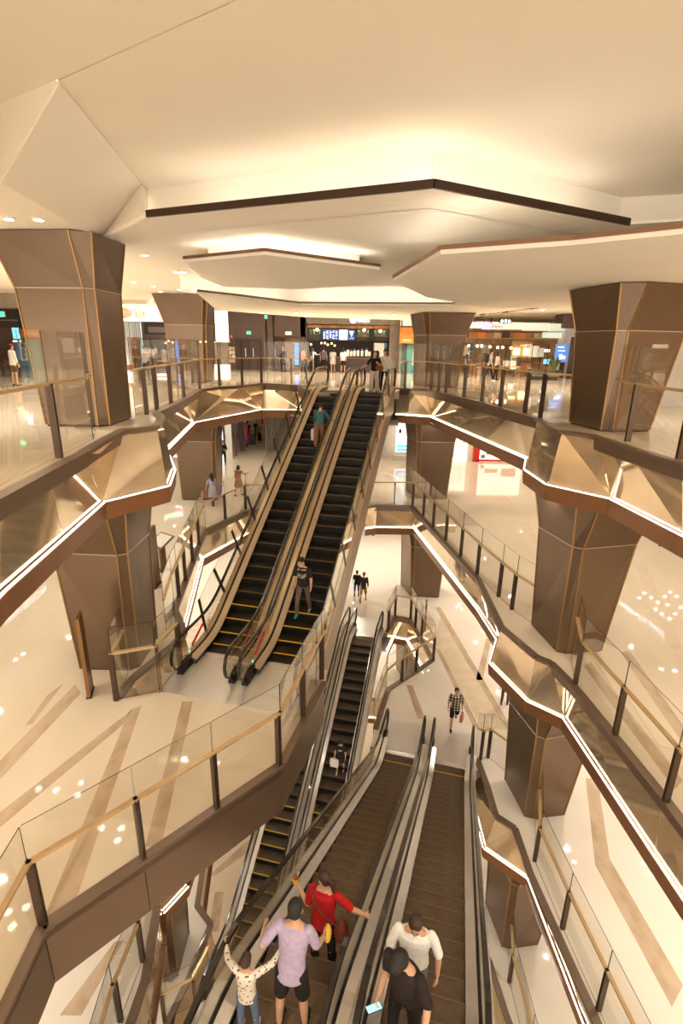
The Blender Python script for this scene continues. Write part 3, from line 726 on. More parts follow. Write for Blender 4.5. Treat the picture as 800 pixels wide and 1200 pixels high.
MINT = emit('direction_lamp_green', (.10, .95, .55), .9)
def escalator(label, foot, heading, rise, length, style, group, guard=0):
    """foot: plan point and level of the lower comb, midway; heading: clockwise from +y, uphill"""
    root = thing('escalator', label, 'escalator', (foot[0], foot[1], foot[2]), 0, group)
    ORG[root.name] = Vector((0, 0, 0))
    root.rotation_euler = (0, 0, -heading)
    run = rise / math.tan(R(30)); f = (length - run) / 2
    h = lambda y: smooth_rise(y, f, run, rise)
    step_m = {'dark': ('step', 'riser', 'yellow'), 'mid': ('step_mid', 'riser', 'yellow'), 'near': ('step_near', 'riser', 'step_line')}[style]
    deck_m = {'dark': 'deck_cream', 'mid': 'steel_bright', 'near': 'steel_bright'}[style]
    # steps ---------------------------------------------------------------
    mb = MB(); g = .4
    mb.box(-.5, .5, 0, g, -.05, 0, 0)
    mb.box(-.5, .5, .005, .03, -.26, -.05, 1)
    for k in range(7):                                             # cleated tread, cleated riser
        x = -.46 + k * .1535; mb.box(x - .03, x + .03, .045, g - .01, 0, .005, 0)
        mb.box(x - .02, x + .02, -.004, .006, -.24, -.055, 1)
    mb.box(-.5, .5, -.004, .026, -.012, .007, 2)
    if style == 'mid': mb.box(-.5, -.475, .026, g - .01, 0, .008, 2); mb.box(.475, .5, .026, g - .01, 0, .008, 2)
    proto = mb.build('step', list(step_m), root)
    proto2 = proto.copy(); proto2.data = proto.data.copy(); dull = proto2.data
    dull.materials[2] = M[{'dark': 'step_yellow_shaded', 'mid': 'step_line', 'near': 'step_line'}[style]]
    bpy.data.objects.remove(proto2)
    if style == 'near': proto.data.materials[2] = M['yellow']
    first = True
    y = -.02; n = 0
    while y < length - .05:
        z = h(y + g * .55)
        o = proto if first else inst(proto, 'step', root, (0, 0, 0))
        o.location = (0, y, z); first = False
        if n > {'dark': 4, 'mid': 11, 'near': 1}[style]: o.data = dull
        y += g; n += 1
    ys = [-1.0 + i * .2 for i in range(int((length + 2.0) / .2) + 1)]
    path = [(t, h(t)) for t in ys]
    inner = [(t, h(t)) for t in [-.55 + i * .2 for i in range(int((length + 1.1) / .2) + 1)]]
    # skirts, decks, cladding ----------------------------------------------
    for s in (-1, 1):
        mb = MB(); mb.sweep(inner, [(s * .512, -.2), (s * .53, -.2), (s * .53, .16), (s * .512, .16)]); mb.build('skirt', 'skirt', root)
        mb = MB(); mb.sweep(inner, [(s * .50, .16), (s * .648, .225), (s * .648, .19), (s * .50, .12)]); mb.build('inner_deck', deck_m, root)
        mb = MB(); mb.sweep(inner, [(s * .648, .228), (s * .708, .228), (s * .708, .20), (s * .648, .20)]); mb.build('glass_channel', 'skirt', root)
        mb = MB(); mb.sweep(inner, [(s * .708, .235), (s * .848, .215), (s * .848, .17), (s * .708, .19)]); mb.build('outer_deck', deck_m, root)
    mb = MB()
    lo = [(t, h(t)) for t in [-.2 + i * .2 for i in range(int((length + .4) / .2) + 1)]]
    mb.sweep(lo, [(-.848, .17), (-.83, .17), (-.83, -.80), (.83, -.80), (.83, .17), (.848, .17), (.848, -.82), (-.848, -.82)])
    mb.build('truss_cladding', 'truss', root)
    # balustrade glass in panes --------------------------------------------
    gp = [(t, h(t)) for t in [-.95 + i * .15 for i in range(int((length + 1.9) / .15) + 1)]]
    for s in (-1, 1):
        k = 0
        while k < len(gp) - 1:
            e = min(k + 9, len(gp) - 1)
            if len(gp) - 1 - e < 4: e = len(gp) - 1
            seg = gp[k:e + 1]
            if e < len(gp) - 1: seg = seg[:-1] + [(seg[-1][0] - .006, seg[-1][1])]
            mb = MB()
            top = [(y, z + .93) for y, z in seg]; bot = [(y, z + .215) for y, z in seg]
            if k == 0:
                top = [(y, z) for y, z in top]; 
            mb.sweep(seg, [(s * .672, .215), (s * .684, .215), (s * .684, .93), (s * .672, .93)])
            mb.build('glass_pane', 'glass_esc', root)
            k = e
        # rounded pane ends under the newels
        for c, sgn in ((gp[0], -1), (gp[-1], 1)):
            mb = MB(); pts = []
            rr = .36
            for i in range(9):
                a = -math.pi / 2 + math.pi * i / 8
                pts.append((c[0] + sgn * math.cos(a) * rr, c[1] + .57 + math.sin(a) * rr))
            mb.plate([(s * .678, p[0], p[1]) for p in pts], .012); mb.build('glass_pane', 'glass_esc', root)
        # handrail loop
        hp = [(y, z + .97) for y, z in gp]
        def arc(c, sgn):
            out = []
            for i in range(1, 11):
                a = math.pi / 2 - math.pi * i / 10
                out.append((c[0] + sgn * math.cos(a) * .40, c[1] + .57 + math.sin(a) * .40))
            return out
        loop = list(reversed(arc(gp[0], -1))) + hp + arc(gp[-1], 1)
        tail0 = [(loop[0][0] + .35, loop[0][1])]; tail1 = [(loop[-1][0] - .35, loop[-1][1])]
        loop = tail0 + loop + tail1
        mb = MB(); w, t = .042, .022
        vs = []; prev = None
        for i, (y, z) in enumerate(loop):
            a = Vector(loop[max(0, i - 1)]); b = Vector(loop[min(len(loop) - 1, i + 1)]); d = (b - a).normalized(); nrm = Vector((-d.y, d.x))
            for x, q in ((-w, -t * .4), (-w * .7, t), (w * .7, t), (w, -t * .4), (w * .6, -t), (-w * .6, -t)):
                vs.append((s * .678 + x, y + nrm.x * q, z + nrm.y * q))
        nn = 6; fs = []
        for i in range(len(loop) - 1):
            for j in range(nn): fs.append((i * nn + j, i * nn + (j + 1) % nn, (i + 1) * nn + (j + 1) % nn, (i + 1) * nn + j))
        fs += [tuple(range(nn)), tuple(range(len(vs) - nn, len(vs)))]
        mb.add(vs, fs); mb.build('handrail', 'rubber', root, smooth=False)
        # handrail inlet boxes
        for c, sgn in ((gp[0], -1), (gp[-1], 1)):
            mb = MB(); y0, y1 = c[0] - sgn * .06, c[0] - sgn * .44
            lo_, hi_ = sorted((y0, y1))
            k = [(lo_, c[1]), (hi_, c[1])]
            mb.add([(s * .678 + a, yy, c[1] + zz) for yy, zt in ((y0 + sgn * .16, .12), (y0, .215), (y1, .235)) for a, zz in ((-.085, 0.004), (.085, 0.004), (.06, zt), (-.06, zt))],
                   [(0, 1, 5, 4), (1, 2, 6, 5), (2, 3, 7, 6), (3, 0, 4, 7), (4, 5, 9, 8), (5, 6, 10, 9), (6, 7, 11, 10), (7, 4, 8, 11), (0, 3, 2, 1), (8, 9, 10, 11)])
            mb.build('handrail_inlet', 'skirt', root)
    # guard fins square to the slope with glass between, on the open side
    if guard:
        s = guard; fins = []
        t = .6
        while t < length - .4:
            z0 = h(t); g = (h(t + .05) - h(t - .05)) / .1; l = math.hypot(1, g); d = Vector((0, -g / l, 1 / l))
            a = Vector((s * .815, t, z0 + .20)); b = a + d * 1.12; fins.append((a, b))
            mb = MB(); mb.bar(a, b, .10, .022, up=(1, 0, 0)); mb.build('guard_fin', 'post', root); t += 1.22
        for (a, b), (a2, b2) in zip(fins, fins[1:]):
            mb = MB(); k_ = Vector((0, .03, .0)); mb.plate([a + k_, a2 - k_, b2 - k_, b + k_], .010, 0, 1); mb.build('guard_pane', ['glass', 'glass_edge'], root, fix=False)
    # warning stickers on the glass at the foot
    if style == 'dark':
        for s in (-1, 1):
            mb = MB(); mb.bar((s * .662, -.42, .46), (s * .662, .22, .74), .006, .10, up=(0, 0, 1)); mb.build('red_sticker', 'red', root)
            mb = MB(); k_ = 14; cc = Vector((s * .662, .48, .62))
            for i in range(k_):
                a0, a1 = 2 * math.pi * i / k_, 2 * math.pi * (i + 1) / k_
                q = [cc + Vector((0, math.cos(a) * r_, math.sin(a) * r_)) for a, r_ in ((a0, .055), (a1, .055), (a1, .08), (a0, .08))]
                mb.plate(q, .004)
            mb.build('round_sticker', 'red', root)
            mb = MB(); mb.cyl((s * .66, -.55, .36), (s * .672, -.55, .36), .03, 10); mb.build('direction_lamp', MINT, root)
    # landing plates and combs ----------------------------------------------
    for y0, y1, z, in ((-1.75, -.02, 0.0), (length, length + 1.75, rise)):
        mb = MB(); mb.box(-.84, .84, y0, y1, z - .04, z + .012); mb.build('landing_plate', 'steel', root)
        mb = MB(); yy = y1 - .02 if z == 0 else y0 + .02
        a, b = (yy - .13, yy + .05) if z == 0 else (yy - .05, yy + .13)
        mb.box(-.5, .5, a, b, z + .008, z + .022)
        for k in range(24):
            x = -.48 + k * .0417
            mb.box(x - .008, x + .008, (b if z == 0 else a - .03), (b + .03 if z == 0 else a), z + .008, z + .018)
        mb.build('comb_plate', 'steel_bright', root)
    return root

RISE12, RISE34 = 5.85, 5.8
def pt(c, hd, side): return (c[0] + math.cos(hd) * side, c[1] - math.sin(hd) * side)
H1 = R(13.3); MID1 = (-2.16, 11.62)
LEN1 = 11.55
for sd, nm in ((-.85, 'left'), (.85, 'right')):
    p = pt(MID1, H1, sd)
    escalator('dark stepped escalator rising to the top floor, the %s one of the upper pair' % nm, (p[0], p[1], L2), H1, RISE12, LEN1, 'dark', 'escalators between the floors', -1 if sd < 0 else 1)
MID2 = (-2.26, 11.45)
for sd, nm in ((-.85, 'left'), (.85, 'right')):
    p = pt(MID2, H1, sd)
    escalator('grey stepped escalator with polished steel sides below the upper pair, %s one' % nm, (p[0], p[1], L4), H1, RISE34, LEN1, 'mid', 'escalators between the floors')
H3 = R(195.0); MID3 = (2.98, 14.50)
for sd, nm in ((-.85, 'right one, carrying the man in the white shirt'), (.85, 'left one, carrying the child and the red shirt')):
    p = pt(MID3, H3, sd)
    escalator('near escalator seen from above, %s' % nm, (p[0], p[1], L3), H3, RISE34, LEN1, 'near', 'escalators between the floors')

# ================================================================ PEOPLE
SKIN = pbr('skin', (0.58, 0.34, 0.22), .5, spec=.35, var=.05, vscale=14)
HAIRM = pbr('black_hair', (0.010, 0.007, 0.006), .6, bump=.3, bscale=220, stretch=(1, 1, .15))
HAIRB = pbr('brown_hair', (0.045, 0.019, 0.010), .6, bump=.3, bscale=220, stretch=(1, 1, .15))
EYEM = pbr('dark_eye', (0.03, 0.018, 0.012), .2)
LIPM = pbr('lips', (0.42, 0.15, 0.12), .45)
CL = {}
def cloth(name, col, var=.08):
    if name not in CL: CL[name] = pbr('cloth_' + name, col, .85, spec=.2, var=var, vscale=18, bump=.15, bscale=30)
    return CL[name]
def ramp_cloth(name, kind, cols, scale, stretch=(1, 1, 1)):
    m, N, K, b = new_mat('cloth_' + name)
    b.inputs['Roughness'].default_value = .85; b.inputs['Specular IOR Level'].default_value = .2
    tc = N.new('ShaderNodeTexCoord'); mp = N.new('ShaderNodeMapping'); mp.inputs['Scale'].default_value = stretch
    K.new(tc.outputs['Object'], mp.inputs['Vector'])
    rp = N.new('ShaderNodeValToRGB'); rp.color_ramp.interpolation = 'CONSTANT'
    if kind == 'spots':
        v = N.new('ShaderNodeTexVoronoi'); v.inputs['Scale'].default_value = scale; K.new(mp.outputs[0], v.inputs['Vector'])
        rp.color_ramp.elements[0].color = (*cols[1], 1); rp.color_ramp.elements[1].color = (*cols[0], 1); rp.color_ramp.elements[1].position = .28
        K.new(v.outputs['Distance'], rp.inputs[0])
    else:
        sx = N.new('ShaderNodeSeparateXYZ'); K.new(mp.outputs[0], sx.inputs[0])
        mm = []
        for ax in (0, 2):
            mu = N.new('ShaderNodeMath'); mu.operation = 'MULTIPLY'; mu.inputs[1].default_value = scale; K.new(sx.outputs[ax], mu.inputs[0])
            fr = N.new('ShaderNodeMath'); fr.operation = 'FRACT'; K.new(mu.outputs[0], fr.inputs[0])
            gt = N.new('ShaderNodeMath'); gt.operation = 'GREATER_THAN'; gt.inputs[1].default_value = .5; K.new(fr.outputs[0], gt.inputs[0]); mm.append(gt)
        ad = N.new('ShaderNodeMath'); ad.operation = 'ADD'; K.new(mm[0].outputs[0], ad.inputs[0]); K.new(mm[1].outputs[0], ad.inputs[1])
        hf = N.new('ShaderNodeMath'); hf.operation = 'MULTIPLY'; hf.inputs[1].default_value = .45; K.new(ad.outputs[0], hf.inputs[0])
        e = rp.color_ramp.elements; e[0].color = (*cols[0], 1); e[1].color = (*cols[2], 1); e[1].position = .7
        x = e.new(.3); x.color = (*cols[1], 1)
        K.new(hf.outputs[0], rp.inputs[0])
    K.new(rp.outputs[0], b.inputs['Base Color'])
    CL[name] = m
    return m
ramp_cloth('plaid', 'plaid', ((0.72, 0.66, 0.55), (0.16, 0.13, 0.10), (0.02, 0.017, 0.014)), 9)
ramp_cloth('patterned', 'spots', ((0.72, 0.66, 0.56), (0.16, 0.05, 0.04)), 24)

PENDING = []
def soft(mb, name, mat, parent, voxel, smooth=6, label=None):
    o = mb.build(name, mat, parent, smooth=True, label=label)
    r = o.modifiers.new('remesh', 'REMESH'); r.mode = 'VOXEL'; r.voxel_size = voxel; r.use_smooth_shade = True
    s = o.modifiers.new('smooth', 'SMOOTH'); s.factor = .5; s.iterations = smooth
    PENDING.append(o)
    return o
def rc(mb, a, ra, b, rb, n=10):
    mb.cyl(a, b, ra, n, rb); mb.ell(a, ra, n, 6); mb.ell(b, rb, n, 6)
def loft(mb, rings, n=16):
    """rings: (centre Vector, rx, ry)"""
    k = len(rings); vs = []
    for c, rx, ry in rings:
        for i in range(n):
            t = 2 * math.pi * i / n; vs.append((c.x + rx * math.cos(t), c.y + ry * math.sin(t), c.z))
    fs = [(a * n + i, a * n + (i + 1) % n, (a + 1) * n + (i + 1) % n, (a + 1) * n + i) for a in range(k - 1) for i in range(n)]
    fs += [tuple(range(n - 1, -1, -1)), tuple(range((k - 1) * n, k * n))]
    mb.add(vs, fs)

STAND = dict(legs=((4, 4, 3), (-3, 3, 3)))
WALK = dict(legs=((22, 6, 2), (-18, 22, 2)))
DOWN = ((.16, .06, -1), (.06, .25, -1))
def person(label, loc, face, H=1.7, legs=((3, 4, 3), (-3, 3, 3)), arms=(DOWN, DOWN), lean=3, look=(0, 0), top='tee', top_mat=None, sleeve=.8, hem=.88, bottom='trousers', bot_mat=None, leg_to=1.0,
           hair='short', hair_mat=None, shoe_mat=None, lod=1, group=None, wide=1.0, skin=None, curl=35):
    """face: degrees clockwise from +y; legs: (hip flexion, knee flexion, spread) right then left; arms: (upper, fore) directions right then left"""
    k = H / 1.75
    root = thing('person', label, 'person', loc, 0, group); root.rotation_euler = (0, 0, -R(face)); ORG[root.name] = Vector((0, 0, 0))
    vox = (.0085, .0125, .018)[lod] * (1 if H > 1.3 else .8)
    fr = (1.0, 1.15, 1.5)[lod]
    skin = skin or SKIN
    V3 = lambda x, y, z: Vector((x, y, z))
    # skeleton -------------------------------------------------------------
    hipz = .92
    L = []
    for s, (hf, kf, ab) in zip((1, -1), legs):
        hip = V3(s * .092, 0, hipz); a, b, ab = R(hf), R(kf), R(ab)
        knee = hip + V3(s * math.sin(ab), math.sin(a), -math.cos(a) * math.cos(ab)).normalized() * .43
        ank = knee + V3(s * math.sin(ab) * .4, math.sin(a - b), -math.cos(a - b)).normalized() * .41
        L.append([hip, knee, ank, a - b])
    low = min(l[2].z for l in L) - .075
    for l in L:
        for i in range(3): l[i] = l[i] - V3(0, 0, low)
    pel = V3(0, 0, hipz - low + .03)
    ln = R(lean); up = V3(0, math.sin(ln), math.cos(ln))
    waist = pel + up * .16; chest = pel + up * .37; neck0 = pel + up * .53; neck1 = pel + up * .60
    yaw, tilt = R(look[0]), R(look[1])                       # yaw to the right, tilt downwards
    Rh = Matrix.Rotation(-yaw, 3, 'Z') @ Matrix.Rotation(-tilt, 3, 'X')
    headc = neck1 + Rh @ V3(0, .015, .105)
    A = []
    for s, (ud, fd) in zip((1, -1), arms):
        sh = neck0 + V3(s * .178 * wide, -.005, -.035)
        u = V3(s * ud[0], ud[1], ud[2]).normalized(); d = V3(s * fd[0], fd[1], fd[2]).normalized()
        el = sh + u * .285; wr = el + d * .245
        A.append([sh, el, wr, d])
    # skin ------------------------------------------------------------------
    mb = MB()
    mb.ell(headc + Rh @ V3(0, -.008, .018), (.076, .094, .100), 16, 12, Rh)
    mb.ell(headc + Rh @ V3(0, .022, -.045), (.058, .066, .070), 14, 10, Rh)
    mb.ell(headc + Rh @ V3(0, .088, -.018), (.013, .020, .024), 8, 6, Rh)           # nose
    mb.ell(headc + Rh @ V3(0, .070, .018), (.045, .022, .012), 8, 6, Rh)            # brow
    for s in (1, -1): mb.ell(headc + Rh @ V3(s * .078, -.004, -.008), (.011, .020, .032), 8, 6, Rh)
    rc(mb, neck0 - up * .04, .056, neck1 + up * .04, .050)
    loft(mb, [(pel - up * .10, .13, .09), (pel, .15 * wide, .10), (waist, .13 * wide, .092), (chest, .155 * wide, .105), (neck0 - up * .02, .12 * wide, .07), (neck0 + up * .01, .06, .05)])
    for l in L:
        rc(mb, l[0], .078, l[1], .052); rc(mb, l[1], .051, l[1] + (l[2] - l[1]) * .3 - V3(0, .012, 0), .053); rc(mb, l[1] + (l[2] - l[1]) * .3 - V3(0, .012, 0), .053, l[2], .036)
        rc(mb, l[2] + V3(0, .01, -.03), .036, l[2] + V3(0, .12, -.05), .028)
    for s, (sh, el, wr, d) in zip((1, -1), A):
        rc(mb, sh - V3(s * .016, 0, .016), .040, el, .040); rc(mb, el, .040, el + (wr - el) * .3, .041); rc(mb, el + (wr - el) * .3, .041, wr, .027)
        n = V3(-s, 0, 0); n = n - d * n.dot(d)
        if n.length < .3: n = V3(0, 0, -1) - d * V3(0, 0, -1).dot(d)
        n.normalize(); sd = d.cross(n).normalized()
        front = sd if (sd.y - .3 * sd.z * 0 + (.01 if sd.z > 0 else 0)) >= 0 else -sd
        for q in (-.024, 0, .024): rc(mb, wr + d * .015 + front * q * .8, .014 * fr, wr + d * .082 + front * q, .0135 * fr, 8)
        for q, ll in ((.034, .066), (.012, .076), (-.011, .071), (-.033, .056)):
            c = R(curl); b0 = wr + d * .085 + front * q
            d1 = d * math.cos(c * .6) + n * math.sin(c * .6); d2 = d * math.cos(c * 1.7) + n * math.sin(c * 1.7)
            m_ = b0 + d1 * ll * .55; rc(mb, b0, .0098 * fr, m_, .0090 * fr, 8); rc(mb, m_, .0090 * fr, m_ + d2 * ll * .5, .0078 * fr, 8)
        t0 = wr + d * .030 + front * .032; t1 = t0 + (d * .6 + front * .65 + n * .3).normalized() * .040
        rc(mb, t0, .0125 * fr, t1, .0105 * fr, 8); rc(mb, t1, .0105 * fr, t1 + (d * .9 + front * .2 + n * .35).normalized() * .032, .0088 * fr, 8)
    sc = lambda m: setattr(m, 'v', [(x * k, y * k, z * k) for x, y, z in m.v])
    sc(mb); body = soft(mb, 'body', skin, root, vox, 5)
    # eyes, mouth -------------------------------------------------------------
    for s in (1, -1):
        mb = MB(); mb.ell(headc + Rh @ V3(s * .031, .083, .004), (.013, .008, .007), 8, 6, Rh); sc(mb); mb.build('eye', EYEM, body, smooth=True)
    mb = MB(); mb.ell(headc + Rh @ V3(0, .083, -.060), (.022, .008, .006), 8, 6, Rh); sc(mb); mb.build('mouth', LIPM, body, smooth=True)
    # hair --------------------------------------------------------------------
    hm = hair_mat or HAIRM
    if hair:
        mb = MB()
        mb.ell(headc + Rh @ V3(0, -.022, .040), (.086, .098, .092), 16, 12, Rh)
        mb.ell(headc + Rh @ V3(0, -.050, -.005), (.080, .065, .085), 14, 10, Rh)
        if hair in ('bob', 'long'):
            mb.ell(headc + Rh @ V3(0, -.055, -.06), (.098, .065, .11), 14, 10, Rh)
            for s in (1, -1): rc(mb, headc + Rh @ V3(s * .080, -.01, .03), .026, headc + Rh @ V3(s * .085, -.01, -.10), .024)
        if hair == 'long': rc(mb, headc + Rh @ V3(0, -.075, -.10), .085, headc + Rh @ V3(0, -.095, -.28), .07)
        if hair == 'ponytail':
            rc(mb, headc + Rh @ V3(0, -.11, .035), .035, headc + Rh @ V3(0, -.165, .01), .042); rc(mb, headc + Rh @ V3(0, -.165, .01), .042, headc + Rh @ V3(.0, -.17, -.13), .026)
        if hair == 'mop':
            mb.ell(headc + Rh @ V3(0, .02, .065), (.085, .085, .06), 14, 10, Rh); mb.ell(headc + Rh @ V3(0, -.03, .02), (.095, .10, .10), 14, 10, Rh)
        sc(mb); soft(mb, 'hair', hm, root, max(.009, vox * .9), 4)
    # top ---------------------------------------------------------------------
    if top:
        tm = top_mat
        mb = MB()
        hz = pel + up * (hem - .92 - .03)
        base = [(hz, .168 * wide, .128), (hz + up * .02, .170 * wide, .128), (pel + up * .06, .160 * wide, .122), (waist, .152 * wide, .116), (chest, .180 * wide, .128), (chest + up * .08, .178 * wide, .118), (neck0 - up * .045, .150 * wide, .086), (neck0 - up * .005, .085, .066)]
        if top == 'dress':
            hz = pel + up * (hem - .95); base = [(hz, .245, .215), (hz + up * .02, .245, .215), (pel - up * .02, .19, .16)] + base[3:]
        loft(mb, base, 20)
        for s_, (sh, el, wr, d) in zip((1, -1), A):
            if sleeve <= 1:
                e = sh + (el - sh) * sleeve
                rc(mb, sh - up * .014 - V3(s_ * .010, 0, 0), .061, sh + (el - sh) * min(.3, sleeve), .060); rc(mb, sh + (el - sh) * min(.3, sleeve), .060, e, .058)
            else:
                rc(mb, sh - up * .005, .067, el, .056); rc(mb, el, .056, el + (wr - el) * (sleeve - 1), .044)
        sc(mb); soft(mb, 'dress' if top == 'dress' else 'shirt', tm, root, max(.0095, vox), 4)
    # bottom --------------------------------------------------------------------
    if bottom:
        mb = MB()
        loft(mb, [(pel - V3(0, 0, .10), .150 * wide, .110), (pel - V3(0, 0, .02), .158 * wide, .114), (pel + up * .10, .146 * wide, .108)], 18)
        flare = {'trousers': (.094, .068, .056), 'shorts': (.098, .088, .08), 'slim': (.09, .060, .046), 'wide': (.100, .098, .100), 'skirt': (.1, .1, .1)}[bottom]
        if bottom == 'skirt': loft(mb, [(pel - V3(0, 0, .10 + .5 * leg_to), .20, .18), (pel - V3(0, 0, .05), .16, .12)], 18)
        for l in L:
            if bottom == 'skirt': break
            if leg_to <= .5:
                rc(mb, l[0], flare[0], l[0] + (l[1] - l[0]) * leg_to * 2, flare[1])
            else:
                rc(mb, l[0], flare[0], l[1], flare[1]); rc(mb, l[1], flare[1], l[1] + (l[2] - l[1]) * (leg_to - .5) * 2, flare[2])
        sc(mb); soft(mb, {'shorts': 'shorts', 'skirt': 'skirt'}.get(bottom, 'trousers'), bot_mat, root, max(.0095, vox), 5)
    # shoes -----------------------------------------------------------------------
    for s, l in zip((1, -1), L):
        mb = MB(); p = -l[3] * .5 if l[3] < -.3 else 0
        f_ = V3(0, math.cos(p), -math.sin(p))
        rc(mb, l[2] + V3(0, -.015, -.035), .042, l[2] + f_ * .06 + V3(0, 0, -.040), .040); rc(mb, l[2] + f_ * .06 + V3(0, 0, -.040), .040, l[2] + f_ * .15 + V3(0, 0, -.050), .033)
        sc(mb); soft(mb, 'shoe', shoe_mat or cloth('black', (.02, .018, .016)), root, max(.010, vox), 3)
    m = Matrix.Translation(Vector(loc)) @ Matrix.Rotation(-R(face), 4, 'Z')
    W = lambda v: m @ (v * k)
    return dict(root=root, hand=[W(a[2] + a[3] * .09) for a in A], head=W(headc), chest=W(chest), k=k, sh=[W(a[0]) for a in A], pel=W(pel), m=m, hdir=[m.to_3x3() @ a[3] for a in A])

C_ = cloth
black, white = C_('black', (.02, .018, .016)), C_('white', (.80, .78, .74))
# riders on the near escalators -----------------------------------------------------
lav = person('person in a lilac t-shirt and black shorts from behind, holding the hand of the child', (-.49, 4.10, -5.86), 13, 1.80, legs=((3, 4, 5), (-2, 3, 5)),
             arms=(((.25, .1, -1), (.1, .75, -.55)), ((.52, -.50, -.68), (.30, .86, -.40))), lean=15, look=(3, 6), top_mat=C_('lilac', (.40, .33, .46)), sleeve=.85, bottom='shorts', bot_mat=black, leg_to=.40, lod=0, wide=.98,
             shoe_mat=C_('darkshoe', (.03, .025, .025)))
child = person('small child in a spotted cream top and blue trousers, one hand on the black handrail', (-1.00, 4.04, -5.85), 10, 1.2, legs=((3, 4, 4), (-2, 3, 4)),
             arms=(((.62, .52, .04), (.42, .84, .28)), ((.60, .48, -.30), (.50, .80, -.02))), lean=2, look=(4, 4), top_mat=CL['patterned'], sleeve=1.9, hem=.84, bottom='trousers', bot_mat=C_('denim', (.13, .17, .27)), lod=0, hair='mop',
             hair_mat=HAIRB, shoe_mat=C_('cream_shoe', (.62, .58, .52)), curl=50)
red = person('person in a red t-shirt with a ponytail, turning left on the near escalator', (-.16, 5.09, -6.43), 20, 1.66, legs=((4, 5, 3), (-3, 4, 3)),
             arms=(((.80, .05, -.62), (.55, .35, -.55)), ((.15, -.25, -1), (.72, .55, .05))), lean=5, look=(-72, 8), top_mat=C_('red', (.42, .012, .014)), sleeve=.85, hem=.86, bottom='trousers', bot_mat=black, lod=0, hair='ponytail', hair_mat=HAIRB, wide=1.05, curl=55)
wman = person('person in a plain white t-shirt and grey jeans riding up the near escalator', (.97, 4.48, -6.2), 193, 1.76, legs=((3, 4, 4), (-2, 3, 4)),
             arms=(((.30, .10, -1), (.05, .30, -1)), ((.34, .06, -1), (.02, .25, -1))), lean=6, look=(2, 24), top_mat=white, sleeve=.95, hem=.86, bot_mat=C_('grey_denim', (.17, .18, .21)), lod=0, wide=1.14, hair_mat=HAIRB)
pman = person('person in a black t-shirt looking down at a glowing phone on the near escalator', (.80, 3.92, -5.88), 218, 1.80, legs=((3, 4, 4), (-2, 3, 4)),
             arms=(((.05, -.10, -1), (-.20, .90, -.15)), ((.40, .05, -1), (.30, .85, -.45))), lean=10, look=(6, 42), top_mat=C_('black2', (.026, .018, .017)), sleeve=.95, hem=.86, bot_mat=black, lod=0, wide=1.12, hair='mop', curl=60)

# riders and shoppers further away --------------------------------------------------
gman = person('person in a black t-shirt with a pale print walking down the upper escalator', (-1.01, 12.99, -5.22), 193, 1.74, legs=((26, 20, 3), (-8, 14, 3)), lean=5, look=(22, 25), top_mat=C_('black3', (.022, .02, .019)), bot_mat=C_('taupe', (.14, .10, .075)), lod=1, wide=1.08, shoe_mat=C_('teal_shoe', (.03, .32, .42)))
tealp = person('person in a teal blouse and brown trousers going up the dark escalator', (-.86, 19.1, -1.76), 13, 1.64, legs=((16, 18, 3), (-4, 4, 3)), arms=(((.55, .2, -.8), (.3, .6, -.3)), DOWN), lean=14, look=(0, 40), top_mat=C_('teal', (.05, .13, .15)), sleeve=1.5, hem=.92, bottom='wide', bot_mat=C_('rust', (.24, .11, .05)), leg_to=.85, lod=1, hair='short')
bagw = person('person in black with a white print riding the lower grey escalator', (.12, 16.95, -14.54), 193, 1.62, legs=((18, 18, 3), (-6, 6, 3)), lean=5, look=(0, 30), top_mat=black, hem=.80, bottom='shorts', bot_mat=black, leg_to=.40, lod=1, hair='bob', shoe_mat=white)
bw = person('person in a black top and wide cream trousers standing at the top of the escalator', (1.29, 22.62, 0), 188, 1.66, arms=(((.5, .2, -.8), (.7, .45, -.45)), ((.3, .1, -1), (-.35, .75, .35))), top_mat=black, sleeve=.95, hem=.92, bottom='wide', bot_mat=C_('cream', (.62, .54, .44)), lod=1)
cw = person('person in a white t-shirt and slim black trousers, hand raised to the chin', (1.78, 23.5, 0), 200, 1.72, legs=((8, 4, 3), (-8, 6, 3)), arms=(DOWN, ((.3, .35, -.8), (-.25, .45, .85))), look=(-20, 10), top_mat=white, sleeve=.95, hem=.86, bottom='slim', bot_mat=black, lod=1)
person('person with long reddish hair half hidden behind the two at the escalator top', (1.50, 24.6, 0), 10, 1.66, top_mat=C_('wine', (.14, .03, .03)), bot_mat=black, hair='long', hair_mat=HAIRB, lod=1)
person('person in a long dark coat before the open door of the dark wall', (-4.30, 38.6, 0), 185, 1.72, top='dress', top_mat=C_('ink', (.02, .02, .035)), sleeve=1.9, hem=.55, bot_mat=black, lod=2)
person('person in a salmon jacket at the left of the drinks counter queue', (-2.86, 38.3, 0), 40, 1.66, top_mat=C_('salmon', (.62, .22, .15)), sleeve=1.9, bot_mat=black, hair_mat=HAIRB, lod=2)
person('person in a white t-shirt with camel trousers leaning toward the drinks counter', (-2.23, 37.4, 0), 30, 1.70, arms=(((.2, .7, -.6), (.1, .9, .1)), DOWN), lean=12, top_mat=white, bot_mat=C_('camel', (.36, .24, .12)), lod=2)
person('person in a dark grey shirt queuing in the middle of the drinks counter', (-1.45, 38.8, 0), 0, 1.70, top_mat=C_('dgrey', (.10, .09, .09)), bot_mat=black, lod=2)
person('person in a pale grey dress beside the drinks counter queue', (-.78, 38.9, 0), -10, 1.64, top='dress', top_mat=C_('pgrey', (.42, .40, .38)), hem=.6, bottom=None, hair='bob', lod=2)
person('person in a white blouse and dark skirt at the right end of the queue', (-.05, 38.6, 0), 15, 1.66, top_mat=white, bottom='skirt', bot_mat=black, leg_to=.6, hair='bob', lod=2)
